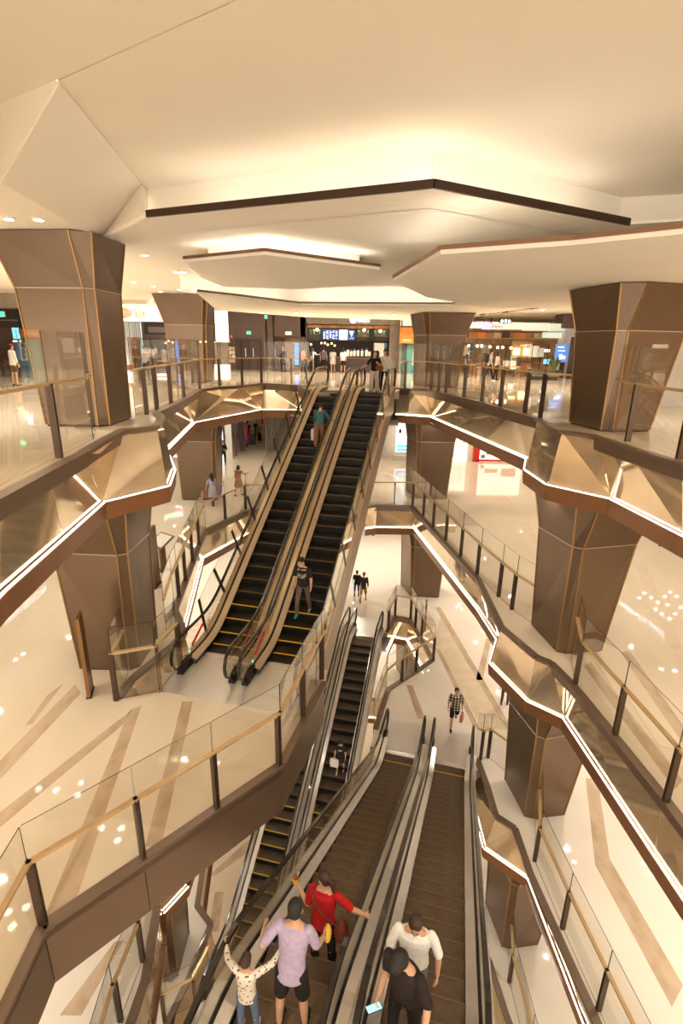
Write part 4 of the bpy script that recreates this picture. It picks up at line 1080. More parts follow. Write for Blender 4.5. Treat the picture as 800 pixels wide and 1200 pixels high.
rm = person('person in a grey shirt with a black backpack walking before the restaurant', (8.6, 32.03, 0), 95, 1.74, legs=((18, 6, 2), (-14, 14, 2)), top_mat=C_('lgrey', (.36, .34, .32)), bot_mat=black, shoe_mat=white, lod=1)
person('person with black hair in a pale top beside the backpack wearer', (9.25, 32.9, 0), 80, 1.62, top_mat=C_('ecru', (.55, .48, .42)), bot_mat=black, hair='bob', lod=2)
person('person in dark clothes standing at the restaurant entrance left', (8.0, 35.2, 0), 150, 1.72, top_mat=C_('navy', (.03, .04, .07)), bot_mat=C_('dblue', (.05, .07, .12)), lod=2)
person('person in a white shirt and dark apron in the dark shop at the left', (-14.1, 23.1, 0), 35, 1.72, top_mat=white, sleeve=1.6, bottom='skirt', bot_mat=C_('apron', (.10, .05, .03)), leg_to=.5, lod=2, hair_mat=HAIRB)
person('person in a white shirt by the gold lettered shop', (-10.3, 28.2, 0), 15, 1.68, top_mat=white, bot_mat=black, lod=2)
person('person in a pink top inside the warm shop left of the far column', (-9.0, 30.5, 0), 100, 1.62, top_mat=C_('pink', (.55, .28, .25)), bot_mat=black, lod=2)
ld = person('person in a lilac dress with long black hair walking on the second floor', (-6.42, 25.03, L2), -35, 1.66, legs=((20, 6, 2), (-16, 14, 2)), arms=(DOWN, ((.4, .0, -1), (.2, .15, -1))), top='dress', top_mat=C_('lilacgrey', (.42, .42, .56)), sleeve=.7, hem=.52, bottom='slim', bot_mat=C_('ink', (.02, .02, .035)), hair='long', lod=1)
pd = person('person in a dusty pink short dress walking away on the second floor', (-5.47, 26.8, L2), 20, 1.66, legs=((14, 8, 2), (-12, 12, 2)), arms=(((.45, .5, -.7), (.1, .9, .1)), DOWN), top='dress', top_mat=C_('dustypink', (.40, .17, .13)), sleeve=.15, hem=.56, bottom=None, hair='bob', hair_mat=HAIRB, lod=1)
bk = person('person all in black holding something yellow, walking along the second floor shops', (-7.84, 33.85, L2), 170, 1.72, legs=((16, 4, 2), (-14, 20, 2)), arms=(((.25, .1, -1), (-.3, .7, .1)), ((.25, .1, -1), (-.3, .7, .1))), top_mat=black, sleeve=1.6, bottom='slim', bot_mat=black, lod=1)
person('tall person in black at the left of the group in the second floor corridor', (-7.75, 42.6, L2), 20, 1.74, top_mat=black, bot_mat=black, lod=2)
person('person in black in the middle of the group in the second floor corridor', (-7.15, 43.4, L2), 190, 1.72, top_mat=C_('black4', (.03, .026, .024)), bot_mat=black, hair='bob', lod=2)
person('person in a grey top and long black skirt in the second floor corridor', (-6.75, 42.4, L2), 200, 1.70, top_mat=C_('mgrey', (.20, .21, .20)), bottom='skirt', bot_mat=black, leg_to=1.3, lod=2)
jk = person('person in a dark jacket and mustard shorts walking on the third floor', (1.28, 26.2, L3), 12, 1.72, legs=((10, 4, 3), (-16, 10, 3)), top_mat=C_('charcoal', (.05, .04, .042)), sleeve=1.9, hem=.80, bottom='shorts', bot_mat=C_('mustard', (.40, .25, .06)), leg_to=.48, hair_mat=C_('auburn', (.24, .07, .03)), lod=1)
person('person in blue trousers half hidden behind the beige escalator side', (.92, 26.7, L3), 5, 1.60, top_mat=black, bottom='slim', bot_mat=C_('blue', (.03, .07, .26)), lod=1)
pl = person('person in a plaid shirt and black shorts walking on the third floor', (4.31, 16.24, L3), 188, 1.72, legs=((20, 6, 2), (-18, 40, 2)), top_mat=CL['plaid'], sleeve=1.0, hem=.80, bottom='shorts', bot_mat=black, leg_to=.40, lod=1, shoe_mat=C_('darkshoe', (.03, .025, .025)), wide=1.1)
person('person in dark clothes with only the shoes in view, right side of the second floor', (13.33, 20.18, L2), 250, 1.70, top_mat=black, bot_mat=black, lod=2)
person('person in black half hidden under the second floor edge at the right', (6.62, 17.6, L3), 200, 1.60, top_mat=black, bot_mat=C_('dgrey', (.10, .09, .09)), lod=2)
person('person far off on the third floor with only the legs in view', (2.39, 36.83, L3), 120, 1.70, top_mat=C_('violet', (.2, .16, .4)), bot_mat=black, lod=2)

# things they carry --------------------------------------------------------------------
def bag(name, label, hand, w, h, d, mat, rz=0, drop=.14, handle=None):
    root = thing(name, label, 'bag', (hand.x, hand.y, hand.z - drop - h)); root.rotation_euler = (0, 0, rz); ORG[root.name] = Vector((0, 0, 0))
    mb = MB()
    mb.add([(-w/2*.86, -d/2, 0), (w/2*.86, -d/2, 0), (w/2*.86, d/2, 0), (-w/2*.86, d/2, 0), (-w/2, -d/2*.8, h*.5), (w/2, -d/2*.8, h*.5), (w/2, d/2*.8, h*.5), (-w/2, d/2*.8, h*.5), (-w/2*.95, -d/2*.5, h), (w/2*.95, -d/2*.5, h), (w/2*.95, d/2*.5, h), (-w/2*.95, d/2*.5, h)],
           [(3, 2, 1, 0), (0, 1, 5, 4), (1, 2, 6, 5), (2, 3, 7, 6), (3, 0, 4, 7), (4, 5, 9, 8), (5, 6, 10, 9), (6, 7, 11, 10), (7, 4, 8, 11), (8, 9, 10, 11)])
    mb.build('bag_body', mat, root)
    for s in (-1, 1):
        mb = MB(); pts = [(-w*.25 + w*.5*i/6, s*d*.2*(1 - math.sin(math.pi*i/6)), h + math.sin(math.pi*i/6)*drop) for i in range(7)]
        for a, b in zip(pts, pts[1:]): mb.bar(a, b, .012, .012)
        mb.build('handle', handle or mat, root)
    return root
bag('shopping_bag', 'big white paper shopping bag carried by the phone user', pman['hand'][1], .52, .40, .16, C_('paper', (.72, .70, .66)), R(-20), .10)
bag('shopping_bag', 'white carrier bag in the left hand of the teal blouse wearer', tealp['hand'][1], .30, .42, .10, white, R(20), .08)
bag('shopping_bag', 'white carrier bag held on the lower grey escalator', bagw['hand'][0], .36, .36, .12, white, R(-12), .06)
bag('handbag', 'small brown handbag hanging from the arm of the black top wearer', bw['hand'][1] + Vector((.10, -.02, -.02)), .32, .20, .12, C_('tan_leather', (.20, .075, .025)), 0, .10)
bag('tote_bag', 'tan and red bag carried beside the lilac dress', ld['hand'][1], .36, .28, .10, C_('sand', (.45, .20, .12)), R(40), .06)
bag('shopping_bag', 'pink and red carrier bag in the hand of the plaid shirt wearer', pl['hand'][1], .24, .34, .10, C_('pinkbag', (.62, .26, .25)), R(60), .08)
# phone
h = pman['hand'][0] + pman['hdir'][0] * .05
ph = thing('phone', 'glowing phone held out in the right hand of the black t-shirt wearer', 'phone', (h.x, h.y, h.z + .012)); ORG[ph.name] = Vector((0, 0, 0)); ph.rotation_euler = (R(-14), R(6), R(22))
mb = MB(); mb.box(-.085, .085, -.042, .042, 0, .009); mb.build('case', 'black', ph)
mb = MB(); mb.box(-.079, .079, -.038, .038, .009, .0105); mb.build('screen', emit('phone_screen', (.25, .74, 1.0), .75), ph)
# drink cup by the red t-shirt
h = red['hand'][1]
cp = thing('drink_cup', 'small yellow cup with a brown top held up beside the red t-shirt', 'cup', (h.x - .02, h.y + .02, h.z - .03)); ORG[cp.name] = Vector((0, 0, 0))
mb = MB(); mb.cyl((0, 0, 0), (0, 0, .10), .036, 16, .046); mb.build('cup_body', C_('yellow', (.80, .50, .03)), cp)
mb = MB(); mb.ell((0, 0, .115), (.044, .044, .04), 14, 8); mb.build('topping', C_('choc', (.20, .075, .03)), cp)
mb = MB(); mb.cyl((.01, 0, .10), (.05, .01, .20), .005, 8); mb.build('straw', 'white', cp)
h = lav['hand'][0]
pc = thing('pouch', 'yellow pouch in the right hand of the lilac t-shirt wearer', 'pouch', (h.x + .02, h.y + .02, h.z - .10)); ORG[pc.name] = Vector((0, 0, 0))
mb = MB(); mb.ell((0, 0, .09), (.05, .10, .09), 14, 8); mb.build('pouch_body', C_('ochre', (.72, .44, .06)), pc); 
mb = MB(); mb.bar((-.02, -.07, .16), (-.02, .07, .16), .012, .012); mb.build('zip', 'gold_edge', pc)
# shoulder bag: strap across the back and brown bag on the right hip
mt = red['m']; kk = red['k']
WL = lambda x, y, z: mt @ Vector((x, y, z)) 
sb = thing('shoulder_bag', 'brown leather shoulder bag on a long strap across the red t-shirt', 'bag', tuple(WL(.26, -.02, .74)))
mb = MB(); c = WL(.27, -.04, .86); mb.ell(c, (.10, .13, .15), 16, 10); mb.build('bag_body', C_('brown_leather', (.14, .035, .022)), sb, smooth=True)
mb = MB(); pts = [WL(.255, -.06, .96), WL(.17, -.135, 1.08), WL(.03, -.155, 1.22), WL(-.10, -.120, 1.36), WL(-.155, -.02, 1.415), WL(-.14, .09, 1.33)]
for a, b in zip(pts, pts[1:]): mb.bar(a, b, .028, .008)
mb.build('strap', CL['brown_leather'], sb)
# flat print on two dark shirts, backpack, suitcase
def print_on(p, w, h, mat, z, name='shirt_print', y=.135):
    mb = MB(); M_ = p['m']; k = p['k']
    n = 6
    for i in range(n):
        for j in range(n):
            if (i * 7 + j * 3) % 4 == 0: continue
            x0 = -w/2 + w*i/n; z0 = z - h/2 + h*j/n
            def pp(x, zz): return M_ @ (Vector((x, y + .004 - x*x*1.6, zz)) * k)
            mb.add([pp(x0, z0), pp(x0 + w/n*1.1, z0), pp(x0 + w/n*1.1, z0 + h/n*.8), pp(x0, z0 + h/n*.8)], [(0, 1, 2, 3)])
    o = mb.build(name, mat, None); o.parent = p['root']; o.matrix_parent_inverse = (Matrix.Translation(p['root'].location) @ p['root'].rotation_euler.to_matrix().to_4x4()).inverted()
print_on(gman, .24, .28, C_('print_grey', (.36, .33, .29)), 1.27, y=.150)
print_on(bagw, .16, .14, white, 1.29, y=.150)
bp = thing('backpack', 'black backpack on the back of the grey shirt wearer', 'bag', tuple(rm['chest'] + rm['m'].to_3x3() @ Vector((0, -.22, -.22)))); ORG[bp.name] = Vector(bp.location)
mb = MB(); c = rm['chest'] + rm['m'].to_3x3() @ Vector((0, -.20, .0)); mb.ell(c, (.13, .16, .24), 14, 10); mb.build('pack', black, bp, smooth=True)
mb = MB(); mb.ell(c + Vector((-.09, 0, -.08)), (.08, .11, .11), 12, 8); mb.build('front_pocket', C_('black4', (.03, .026, .024)), bp, smooth=True)
sc_ = thing('suitcase', 'large black suitcase standing beside the group in the second floor corridor', 'suitcase', (-7.28, 41.7, L2))
mb = MB(); mb.box(-7.56, -7.0, 41.55, 41.85, L2 + .06, L2 + .80); mb.build('shell', 'black', sc_)
mb = MB(); mb.bar((-7.45, 41.8, L2 + .80), (-7.45, 41.8, L2 + 1.1), .02, .02); mb.bar((-7.1, 41.8, L2 + .80), (-7.1, 41.8, L2 + 1.1), .02, .02); mb.bar((-7.46, 41.8, L2 + 1.1), (-7.09, 41.8, L2 + 1.1), .03, .03); mb.build('handle', 'skirt', sc_)
for x in (-7.5, -7.06): mb = MB(); mb.cyl((x - .02, 41.7, L2 + .035), (x + .02, 41.7, L2 + .035), .035, 10); mb.build('wheel', 'rubber', sc_)

# ================================================================ SHOP FRONTS, SIGNS AND SMALL THINGS
M['timber'] = pbr('warm_timber', (0.42, 0.20, 0.075), .45, var=.25, vscale=3, stretch=(1, 1, .3))
M['timber_pale'] = pbr('pale_timber', (0.60, 0.42, 0.25), .5, var=.15, vscale=3)
M['concrete'] = pbr('grey_plaster', (0.27, 0.235, 0.205), .7, var=.12, vscale=2)
M['plum'] = pbr('plum_panel', (0.125, 0.085, 0.08), .42, var=.10, vscale=.8)
M['plum_dark'] = pbr('plum_dark', (0.055, 0.036, 0.036), .4)
M['green_leaf'] = pbr('leaf_green', (0.06, 0.14, 0.03), .5, var=.3, vscale=12)
M['grey_flute'] = pbr('grey_flute', (0.24, 0.215, 0.19), .5)
M['cream_wall'] = pbr('cream_wall', (0.74, 0.66, 0.54), .6, var=.03)
M['sofa_cloth'] = pbr('sofa_cloth', (.20, .19, .14), .8)
M['ice'] = pbr('pale_grey_column', (0.66, 0.68, 0.70), .4, var=.04)
M['orange'] = pbr('orange_board', (0.80, 0.24, 0.03), .5)
M['teal'] = pbr('teal_board', (0.10, 0.36, 0.33), .5)
M['bluep'] = pbr('blue_board', (0.03, 0.16, 0.36), .4)
E_ = dict(white=emit('sign_white', (1.0, .97, .98), 1.0), cream=emit('lit_cream_panel', (1.0, .90, .68), .8), paper=emit('lit_paper_panel', (1.0, .92, .78), .75), blue=emit('screen_blue', (.10, .28, .85), .8), cyan=emit('screen_cyan', (.18, .62, .95), .8),
          pink=emit('sign_pink', (1.0, .22, .38), 1.1), red=emit('sign_red', (1.0, .06, .08), 1.0), purple=emit('sign_purple', (.30, .10, 1.0), 1.0), green=emit('exit_green', (.02, .75, .28), 1.6), gold=pbr('gold_letters', (.55, .30, .05), .35, .5),
          curtain=emit('lit_curtain', (.55, .85, .85), .45), amber=emit('amber_lamp', (1.0, .60, .22), 3.2), bulb=emit('warm_bulb', (1.0, .78, .48), 9.0), fascia=emit('lit_glass_fascia', (.80, .92, .82), .22), pale=emit('pale_screen', (.80, .90, 1.0), .8),
          mint=emit('mint_sign', (.30, 1.0, .66), 2.6), lilac=emit('lilac_sign', (.86, .86, 1.0), 2.0))

def slot(p, q, d, mb=None):
    """box whose front spans two corner points (on one vertical plane facing the atrium), d metres deep"""
    mb = mb or MB(); mb.box(min(p[0], q[0]), max(p[0], q[0]), p[1], p[1] + d, min(p[2], q[2]), max(p[2], q[2])); return mb
def item(name, label, cat, p, q, d, mat, part='body', group=None, extra=()):
    root = thing(name, label, cat, ((p[0] + q[0]) / 2, p[1], min(p[2], q[2])), 0, group)
    slot(p, q, d).build(part, mat, root)
    for nm, a, b, dd, m in extra: slot(a, b, dd).build(nm, m, root)
    return root
TEXTS = []
def text(name, s, loc, size, mat, rot=(90, 0, 0), parent=None, depth=.012, align='CENTER'):
    c = bpy.data.curves.new(name, 'FONT'); c.body = s; c.size = size; c.extrude = depth; c.align_x = align; c.align_y = 'CENTER'
    c.materials.append(mat)
    o = bpy.data.objects.new(name, c); COL.objects.link(o)
    o.rotation_euler = [R(a) for a in rot]
    TEXTS.append(o)
    if parent: o.parent = parent; o.location = Vector(loc) - origin(parent)
    else: o.location = loc
    return o

# ---- top floor, dark wall with doors (a wall of the room) ---------------------------
WY = 40.4
dw = structure('wall_plum')
for k, (a, b) in enumerate((((-8.620, 40.400, 4.008), (-5.776, 40.400, -0.129)), ((-5.637, 40.400, 4.051), (-5.220, 40.400, -0.120)), ((-5.099, 40.400, 4.059), (-2.826, 40.400, 2.395)), ((-3.201, 40.400, 2.390), (-2.841, 40.400, -0.084)))):
    mb = MB(); mb.box(a[0], b[0], WY, WY + .3, 0, 4.6); 
    if k == 2: mb = MB(); mb.box(a[0], b[0], WY, WY + .3, b[2], 4.6)
    mb.build('wall_panel', 'plum', dw)
d1 = structure('door_1')
a, b = (-8.066, 40.300, 2.257), (-6.016, 40.300, -0.128); mx = (a[0] + b[0]) / 2
for x0, x1 in ((a[0] + .06, mx - .01), (mx + .01, b[0] - .06)):
    mb = MB(); mb.box(x0, x1, 40.30, 40.38, .02, a[2] - .06); mb.build('door_leaf', 'plum_dark', d1)
mb = MB(); mb.box(a[0], b[0], 40.28, 40.39, a[2] - .06, a[2] + .03); mb.box(a[0], a[0] + .06, 40.28, 40.39, 0, a[2]); mb.box(b[0] - .06, b[0], 40.28, 40.39, 0, a[2]); mb.build('door_frame', 'plum', d1)
for p, q in (((-7.265, 40.200, 1.555), (-7.208, 40.200, 0.955)), ((-6.701, 40.200, 1.563), (-6.641, 40.200, 0.963))):
    mb = slot(p, q, .03); mb.build('pull_handle', 'white', d1)
d2 = structure('door_2')
p, q = (-5.060, 40.200, 2.064), (-4.349, 40.200, -0.036); mb = MB(); mb.box(p[0], q[0], 40.25, 40.32, .02, p[2]); mb.build('door_leaf', 'plum', d2)
p, q = (-4.457, 41.600, 2.326), (-3.319, 41.600, -0.149); mb = MB(); mb.box(p[0], q[0], 41.6, 41.7, 0, p[2]); mb.build('inner_wall', 'timber_pale', d2)
p, q = (-5.092, 40.150, 1.528), (-5.042, 40.150, 0.988); slot(p, q, .03).build('pull_handle', 'white', d2)
item('light_screen', 'tall blue lit screen inside the open door of the dark wall', 'screen', (-3.735, 41.400, 1.968), (-3.429, 41.400, 0.362), .08, E_['blue'], 'panel', extra=(('foot', (-3.783, 41.420, 0.356), (-3.406, 41.420, 0.236), .08, 'black'),))
def exit_sign(label, p, q, mat, glyph=None):
    r = item('exit_sign', label, 'sign', p, q, .06, mat, 'lit_face')
    mb = MB(); mb.box(min(p[0], q[0]) - .03, max(p[0], q[0]) + .03, p[1] + .02, p[1] + .09, min(p[2], q[2]) - .03, max(p[2], q[2]) + .03); mb.build('case', 'lamp_ring', r)
    if glyph: text('lettering', glyph, ((p[0] + q[0]) / 2, p[1] - .01, (p[2] + q[2]) / 2), abs(p[2] - q[2]) * .8, E_['white'], parent=r)
exit_sign('green lit exit sign above the double doors in the dark wall', (-7.116, 40.330, 2.709), (-6.842, 40.330, 2.548), E_['green'])
exit_sign('white lit sign above the open door in the dark wall', (-4.282, 40.330, 2.727), (-3.880, 40.330, 2.556), E_['paper'])
exit_sign('small green exit sign hanging from the ceiling before the dark wall', (-5.441, 38.000, 3.731), (-5.301, 38.000, 3.542), E_['green'])
item('alarm_light', 'small red alarm light on the dark wall beside the lit panel', 'light', (-8.284, 40.340, 2.432), (-8.197, 40.340, 2.291), .05, E_['red'], 'lens', extra=(('base', (-8.318, 40.360, 2.456), (-8.171, 40.360, 2.268), .05, 'black'),))
# lit translucent drum above a kiosk, magazine rack
root = thing('glowing_drum', 'tall glowing white panel hanging left of the dark wall', 'light', (-8.223, 36.500, 1.995))
p, q = (-8.507, 36.500, 3.898), (-7.742, 36.500, 1.975)
n = 7
for i in range(n):
    mb = MB(); t0, t1 = i / n, (i + .96) / n; mb.box(p[0] + (q[0] - p[0]) * t0, p[0] + (q[0] - p[0]) * t1, 36.5 + .5 * (t0 - .3) ** 2, 37.0, q[2], p[2]); mb.build('light_slat', E_['paper'], root)
item('kiosk', 'grey kiosk with a lit white base under the glowing panel', 'kiosk', (-8.647, 36.600, 1.935), (-7.867, 36.600, 0.523), .8, 'concrete', 'upper_case', extra=(('lit_base', (-8.732, 36.600, 0.488), (-7.839, 36.600, -0.061), .8, E_['paper']), ('top', (-8.650, 36.500, 1.967), (-7.745, 36.500, 1.926), .9, 'white')))
rk = thing('magazine_rack', 'rack of small leaflets beside the grey kiosk', 'rack', (-7.762, 37.200, 0.504))
slot((-8.060, 37.400, 1.781), (-7.448, 37.400, 0.559), .1).build('back_board', 'plum_dark', rk)
for i in range(4):
    for j in range(3):
        u = 265 + j * 3.6; v = 406 + i * 5
        px = rk.location
        a = Vector((-8.015, 37.300, 1.671)); st = Vector((-7.819, 37.300, 1.397)) - a
        mb = MB(); x, z = a.x + st.x * j, a.z + st.z * i
        mb.box(x, x + st.x * .8, 37.25, 37.38, z + st.z * .85, z); mb.build('leaflet', ('white', 'band', 'timber_pale', 'cream_wall')[(i + j * 3) % 4], rk)
mb = slot((-7.830, 37.400, 0.553), (-7.773, 37.400, -0.072), .06); mb.build('leg', 'gold_edge', rk)

# ---- drinks counter -----------------------------------------------------------------
shop = structure('wall_drinks_counter')
for a, b in (((-2.786, 40.400, 3.977), (4.132, 40.400, 3.323)), ((3.313, 40.400, 3.311), (4.308, 40.400, -0.223)), ((-2.790, 40.400, 3.221), (-2.747, 40.400, -0.330))): slot(a, b, .4).build('wall_panel', 'concrete', shop)
slot((-2.937, 43.000, 3.306), (3.770, 43.000, -0.372), .1).build('back_wall', 'plum_dark', shop)
for i in range(5):
    u = 359.8 + i * 19.5; st = Vector((-1.501, 40.500, 3.049)) - Vector((-2.716, 40.500, 3.249)); a = Vector((-2.716, 40.500, 3.249))
    slot((a.x + st.x * i + .02, 40.5, a.z), (a.x + st.x * (i + 1) - .02, 40.5, a.z + st.z), .1).build('timber_panel', 'timber', shop)
cab = thing('shelf_cabinet', 'black open cabinet with lit shelves above the drinks counter', 'cabinet', (0.307, 40.600, 2.146))
for a, b in (((-2.736, 40.600, 3.022), (3.353, 40.600, 3.065)), ((-2.741, 40.600, 2.178), (3.390, 40.600, 2.192)), ((-2.736, 40.600, 3.022), (-2.678, 40.600, 2.102)), ((-1.680, 40.600, 3.038), (-1.626, 40.600, 2.117)), ((0.827, 40.600, 3.075), (0.899, 40.600, 2.155)), ((1.852, 40.600, 3.090), (1.931, 40.600, 2.170)), ((2.102, 40.600, 3.094), (2.182, 40.600, 2.174)), ((3.288, 40.600, 3.111), (3.390, 40.600, 2.192))): slot(a, b, .5).build('frame', 'black', cab)
for a, b in (((-2.682, 40.700, 2.640), (-1.682, 40.700, 2.619)), ((0.892, 40.700, 2.544), (1.874, 40.700, 2.517)), ((2.175, 40.700, 2.563), (3.321, 40.700, 2.538))): slot(a, b, .4).build('shelf', 'timber_pale', cab)
slot((-2.748, 41.150, 3.008), (3.436, 41.150, 2.196), .05).build('back_board', 'concrete', cab)
for q in ((-1.990, 40.550, 2.926), (1.448, 40.550, 2.947), (2.637, 40.550, 2.894)):
    mb = MB(); mb.ell(q, .10, 10, 8); mb.build('spot_lamp', E_['bulb'], cab)
plants = ((-2.502, 40.750, 2.787), (-2.251, 40.750, 2.790), (-1.779, 40.750, 2.797), (1.038, 40.750, 2.797), (1.773, 40.750, 2.808), (2.232, 40.750, 2.797), (2.949, 40.750, 2.796))
names = ('leftmost on the shelf', 'second on the left shelf', 'last on the left shelf', 'first on the middle shelf', 'last on the middle shelf', 'first on the right shelf', 'last on the right shelf')
for q, nm in zip(plants, names):
    pr = thing('jar', 'small green jar above the drinks counter, %s' % nm, 'jar', (q[0], q[1], q[2] - .13), 0, 'green jars on the cabinet shelves')
    mb = MB(); mb.cyl((q[0], q[1], q[2] - .13), (q[0], q[1], q[2] + .07), .08, 12); mb.build('jar_body', 'teal', pr)
    mb = MB(); mb.cyl((q[0], q[1], q[2] + .07), (q[0], q[1], q[2] + .12), .06, 12); mb.build('lid', 'white', pr)
mb_ = item('menu_screen', 'blue menu screen with columns of small white lines above the counter', 'screen', (-1.594, 40.500, 2.930), (-0.399, 40.500, 2.242), .06, emit('menu_blue', (.04, .09, .26), .6), 'panel')
a = Vector((-1.530, 40.480, 2.854)); st = Vector((-1.330, 40.480, 2.774)) - a
for c in range(5):
    for r in range(7):
        if (c * 5 + r * 3) % 7 == 0: continue
        mb = MB(); x, z = a.x + st.x * 1.12 * c, a.z + st.z * 1.05 * r
        mb.box(x, x + st.x * (.55 + .25 * ((c + r) % 2)), 40.47, 40.49, z + st.z * .45, z); mb.build('menu_line', E_['pale'], mb_)
item('menu_screen', 'white lit menu screen right of the blue one above the counter', 'screen', (-0.358, 40.500, 2.931), (0.241, 40.500, 2.252), .06, E_['pale'], 'panel')
r_ = item('menu_screen', 'dark screen with a pale blue drink picture above the counter', 'screen', (0.266, 40.500, 2.940), (0.781, 40.500, 2.260), .06, emit('menu_dark', (.03, .05, .16), .6), 'panel')
a, b, c_ = (0.355, 40.480, 2.858), (0.698, 40.480, 2.863), (0.538, 40.480, 2.446)
mb = MB(); mb.plate([a, b, c_], .01); mb.build('drink_picture', E_['pale'], r_)
slot((0.364, 40.480, 2.408), (0.717, 40.480, 2.306), .01).build('caption', E_['blue'], r_)
ct = thing('counter', 'long black drinks counter with a gold line', 'counter', (0.784, 39.600, -0.294))
slot((-0.548, 39.600, 1.103), (2.055, 39.600, 1.059), .9).build('worktop', 'black', ct)
slot((-0.529, 39.650, 1.019), (2.035, 39.650, 0.962), .8).build('gold_line', 'gold_edge', ct)
slot((-0.528, 39.650, 0.923), (2.077, 39.650, -0.308), .8).build('front_panel', 'plum_dark', ct)
bots = ((0.009, 39.900, 1.105), (0.284, 39.900, 1.109), (0.527, 39.900, 1.113), (0.758, 39.900, 1.116), (1.020, 39.900, 1.120), (1.319, 39.900, 1.125), (1.631, 39.900, 1.129), (1.855, 39.900, 1.133))
bn = ('leftmost', 'second from the left', 'third from the left', 'fourth from the left', 'fifth from the left', 'sixth from the left', 'seventh from the left', 'rightmost')
for i, (q, nm) in enumerate(zip(bots, bn)):
    hh = (.50, .60, .46, .54, .56, .52, .58, .44)[i]
    b_ = thing('bottle', 'tall white labelled bottle on the black counter, %s of the row' % nm, 'bottle', q, 0, 'bottles along the drinks counter')
    mb = MB(); mb.cyl((q[0], q[1], q[2]), (q[0], q[1], q[2] + hh * .72), .105, 14); mb.build('bottle_body', 'white', b_)
    mb = MB(); mb.cyl((q[0], q[1], q[2] + hh * .72), (q[0], q[1], q[2] + hh), .085, 12, .035); mb.build('cap', ('bluep', 'black', 'concrete')[i % 3], b_)
item('machine', 'pale grey drinks machine at the right end of the counter', 'machine', (2.176, 40.200, 2.082), (2.966, 40.200, 1.047), .5, 'concrete', 'case', extra=(('front', (2.214, 40.180, 2.053), (2.925, 40.180, 1.107), .02, 'ice'), ('control', (2.962, 40.180, 2.064), (3.151, 40.180, 1.710), .2, 'bluep')))
hb = thing('pendant_lamps', 'row of small warm bulbs hanging over the drinks counter queue', 'lamp', (-1.745, 40.000, 1.994))
for q in ((-1.651, 40.000, 1.995), (-1.403, 40.000, 1.999), (-1.185, 40.000, 1.884), (-0.906, 40.000, 1.977), (-0.687, 40.000, 1.832)):
    mb = MB(); mb.ell(q, .07, 10, 8); mb.build('bulb', E_['amber'], hb)
mb = MB(); p, q = (-1.745, 40.000, 2.053), (-0.565, 40.000, 2.070); mb.bar(p, q, .03, .03); mb.bar(p, (p[0], p[1], 4.3), .02, .02); mb.bar(q, (q[0], q[1], 4.3), .02, .02); mb.build('rail', 'black', hb)
sg = thing('shop_sign', 'white lit round sign and white characters over the drinks counter', 'sign', (0.899, 40.300, 3.447))
q = Vector((0.634, 40.250, 3.638)); mb = MB(); mb.cyl(q, q + Vector((0, .1, 0)), .24, 24); mb.build('round_sign', E_['white'], sg)
for k, (t, u) in enumerate((('茶', (1.097, 40.250, 3.628)), ('研', (1.362, 40.250, 3.620)), ('i', (1.776, 40.250, 3.603)))):
    text('lettering', t, u, .40, E_['white'], parent=sg)
q = Vector((1.597, 40.250, 3.612)); text('lettering', '社', tuple(q), .40, E_['white'], parent=sg)

# ---- orange sign, teal boards beside the far right column -----------------------------
item('lightbox', 'pale lit box above the orange sign', 'light', (3.976, 39.200, 3.704), (5.276, 39.200, 3.242), .3, E_['fascia'], 'panel', extra=(('frame', (4.000, 39.200, 3.224), (5.280, 39.200, 3.186), .3, 'timber'), ('wall_panel', (3.992, 39.560, 4.146), (5.658, 39.560, -0.218), .2, 'concrete')))
o_ = item('orange_sign', 'bright orange hanging sign with a line of pale writing', 'sign', (3.914, 38.900, 3.122), (5.016, 38.900, 2.068), .08, 'orange', 'board')
slot((4.114, 38.880, 2.318), (4.720, 38.880, 2.247), .02).build('writing', 'cream_wall', o_); slot((4.090, 38.880, 2.192), (4.755, 38.880, 2.167), .02).build('writing', 'cream_wall', o_)
slot((3.927, 38.880, 2.817), (4.971, 38.880, 2.804), .02).build('divider', 'timber', o_)
slot((3.987, 38.920, 4.332), (4.072, 38.920, 3.125), .03).build('hanger', 'black', o_); slot((4.757, 38.920, 4.343), (4.849, 38.920, 3.137), .03).build('hanger', 'black', o_)
slot((4.978, 38.900, 3.149), (5.248, 38.900, 2.632), .08).build('side_board', 'red', o_)
t_ = item('notice_board', 'teal board with a white panel of dark characters beside the far right column', 'sign', (4.157, 39.400, 1.963), (5.573, 39.400, -0.210), .1, 'teal', 'board', extra=(('white_panel', (4.954, 39.300, 1.713), (5.358, 39.300, 0.570), .05, 'white'), ('lower_band', (4.912, 39.300, 0.265), (5.559, 39.300, -0.205), .05, 'bluep')))
for s, q in (('新', (5.134, 39.280, 1.511)), ('品', (5.154, 39.280, 1.159)), ('茶', (5.175, 39.280, 0.805))): text('lettering', s, q, .30, M['black'], parent=t_)

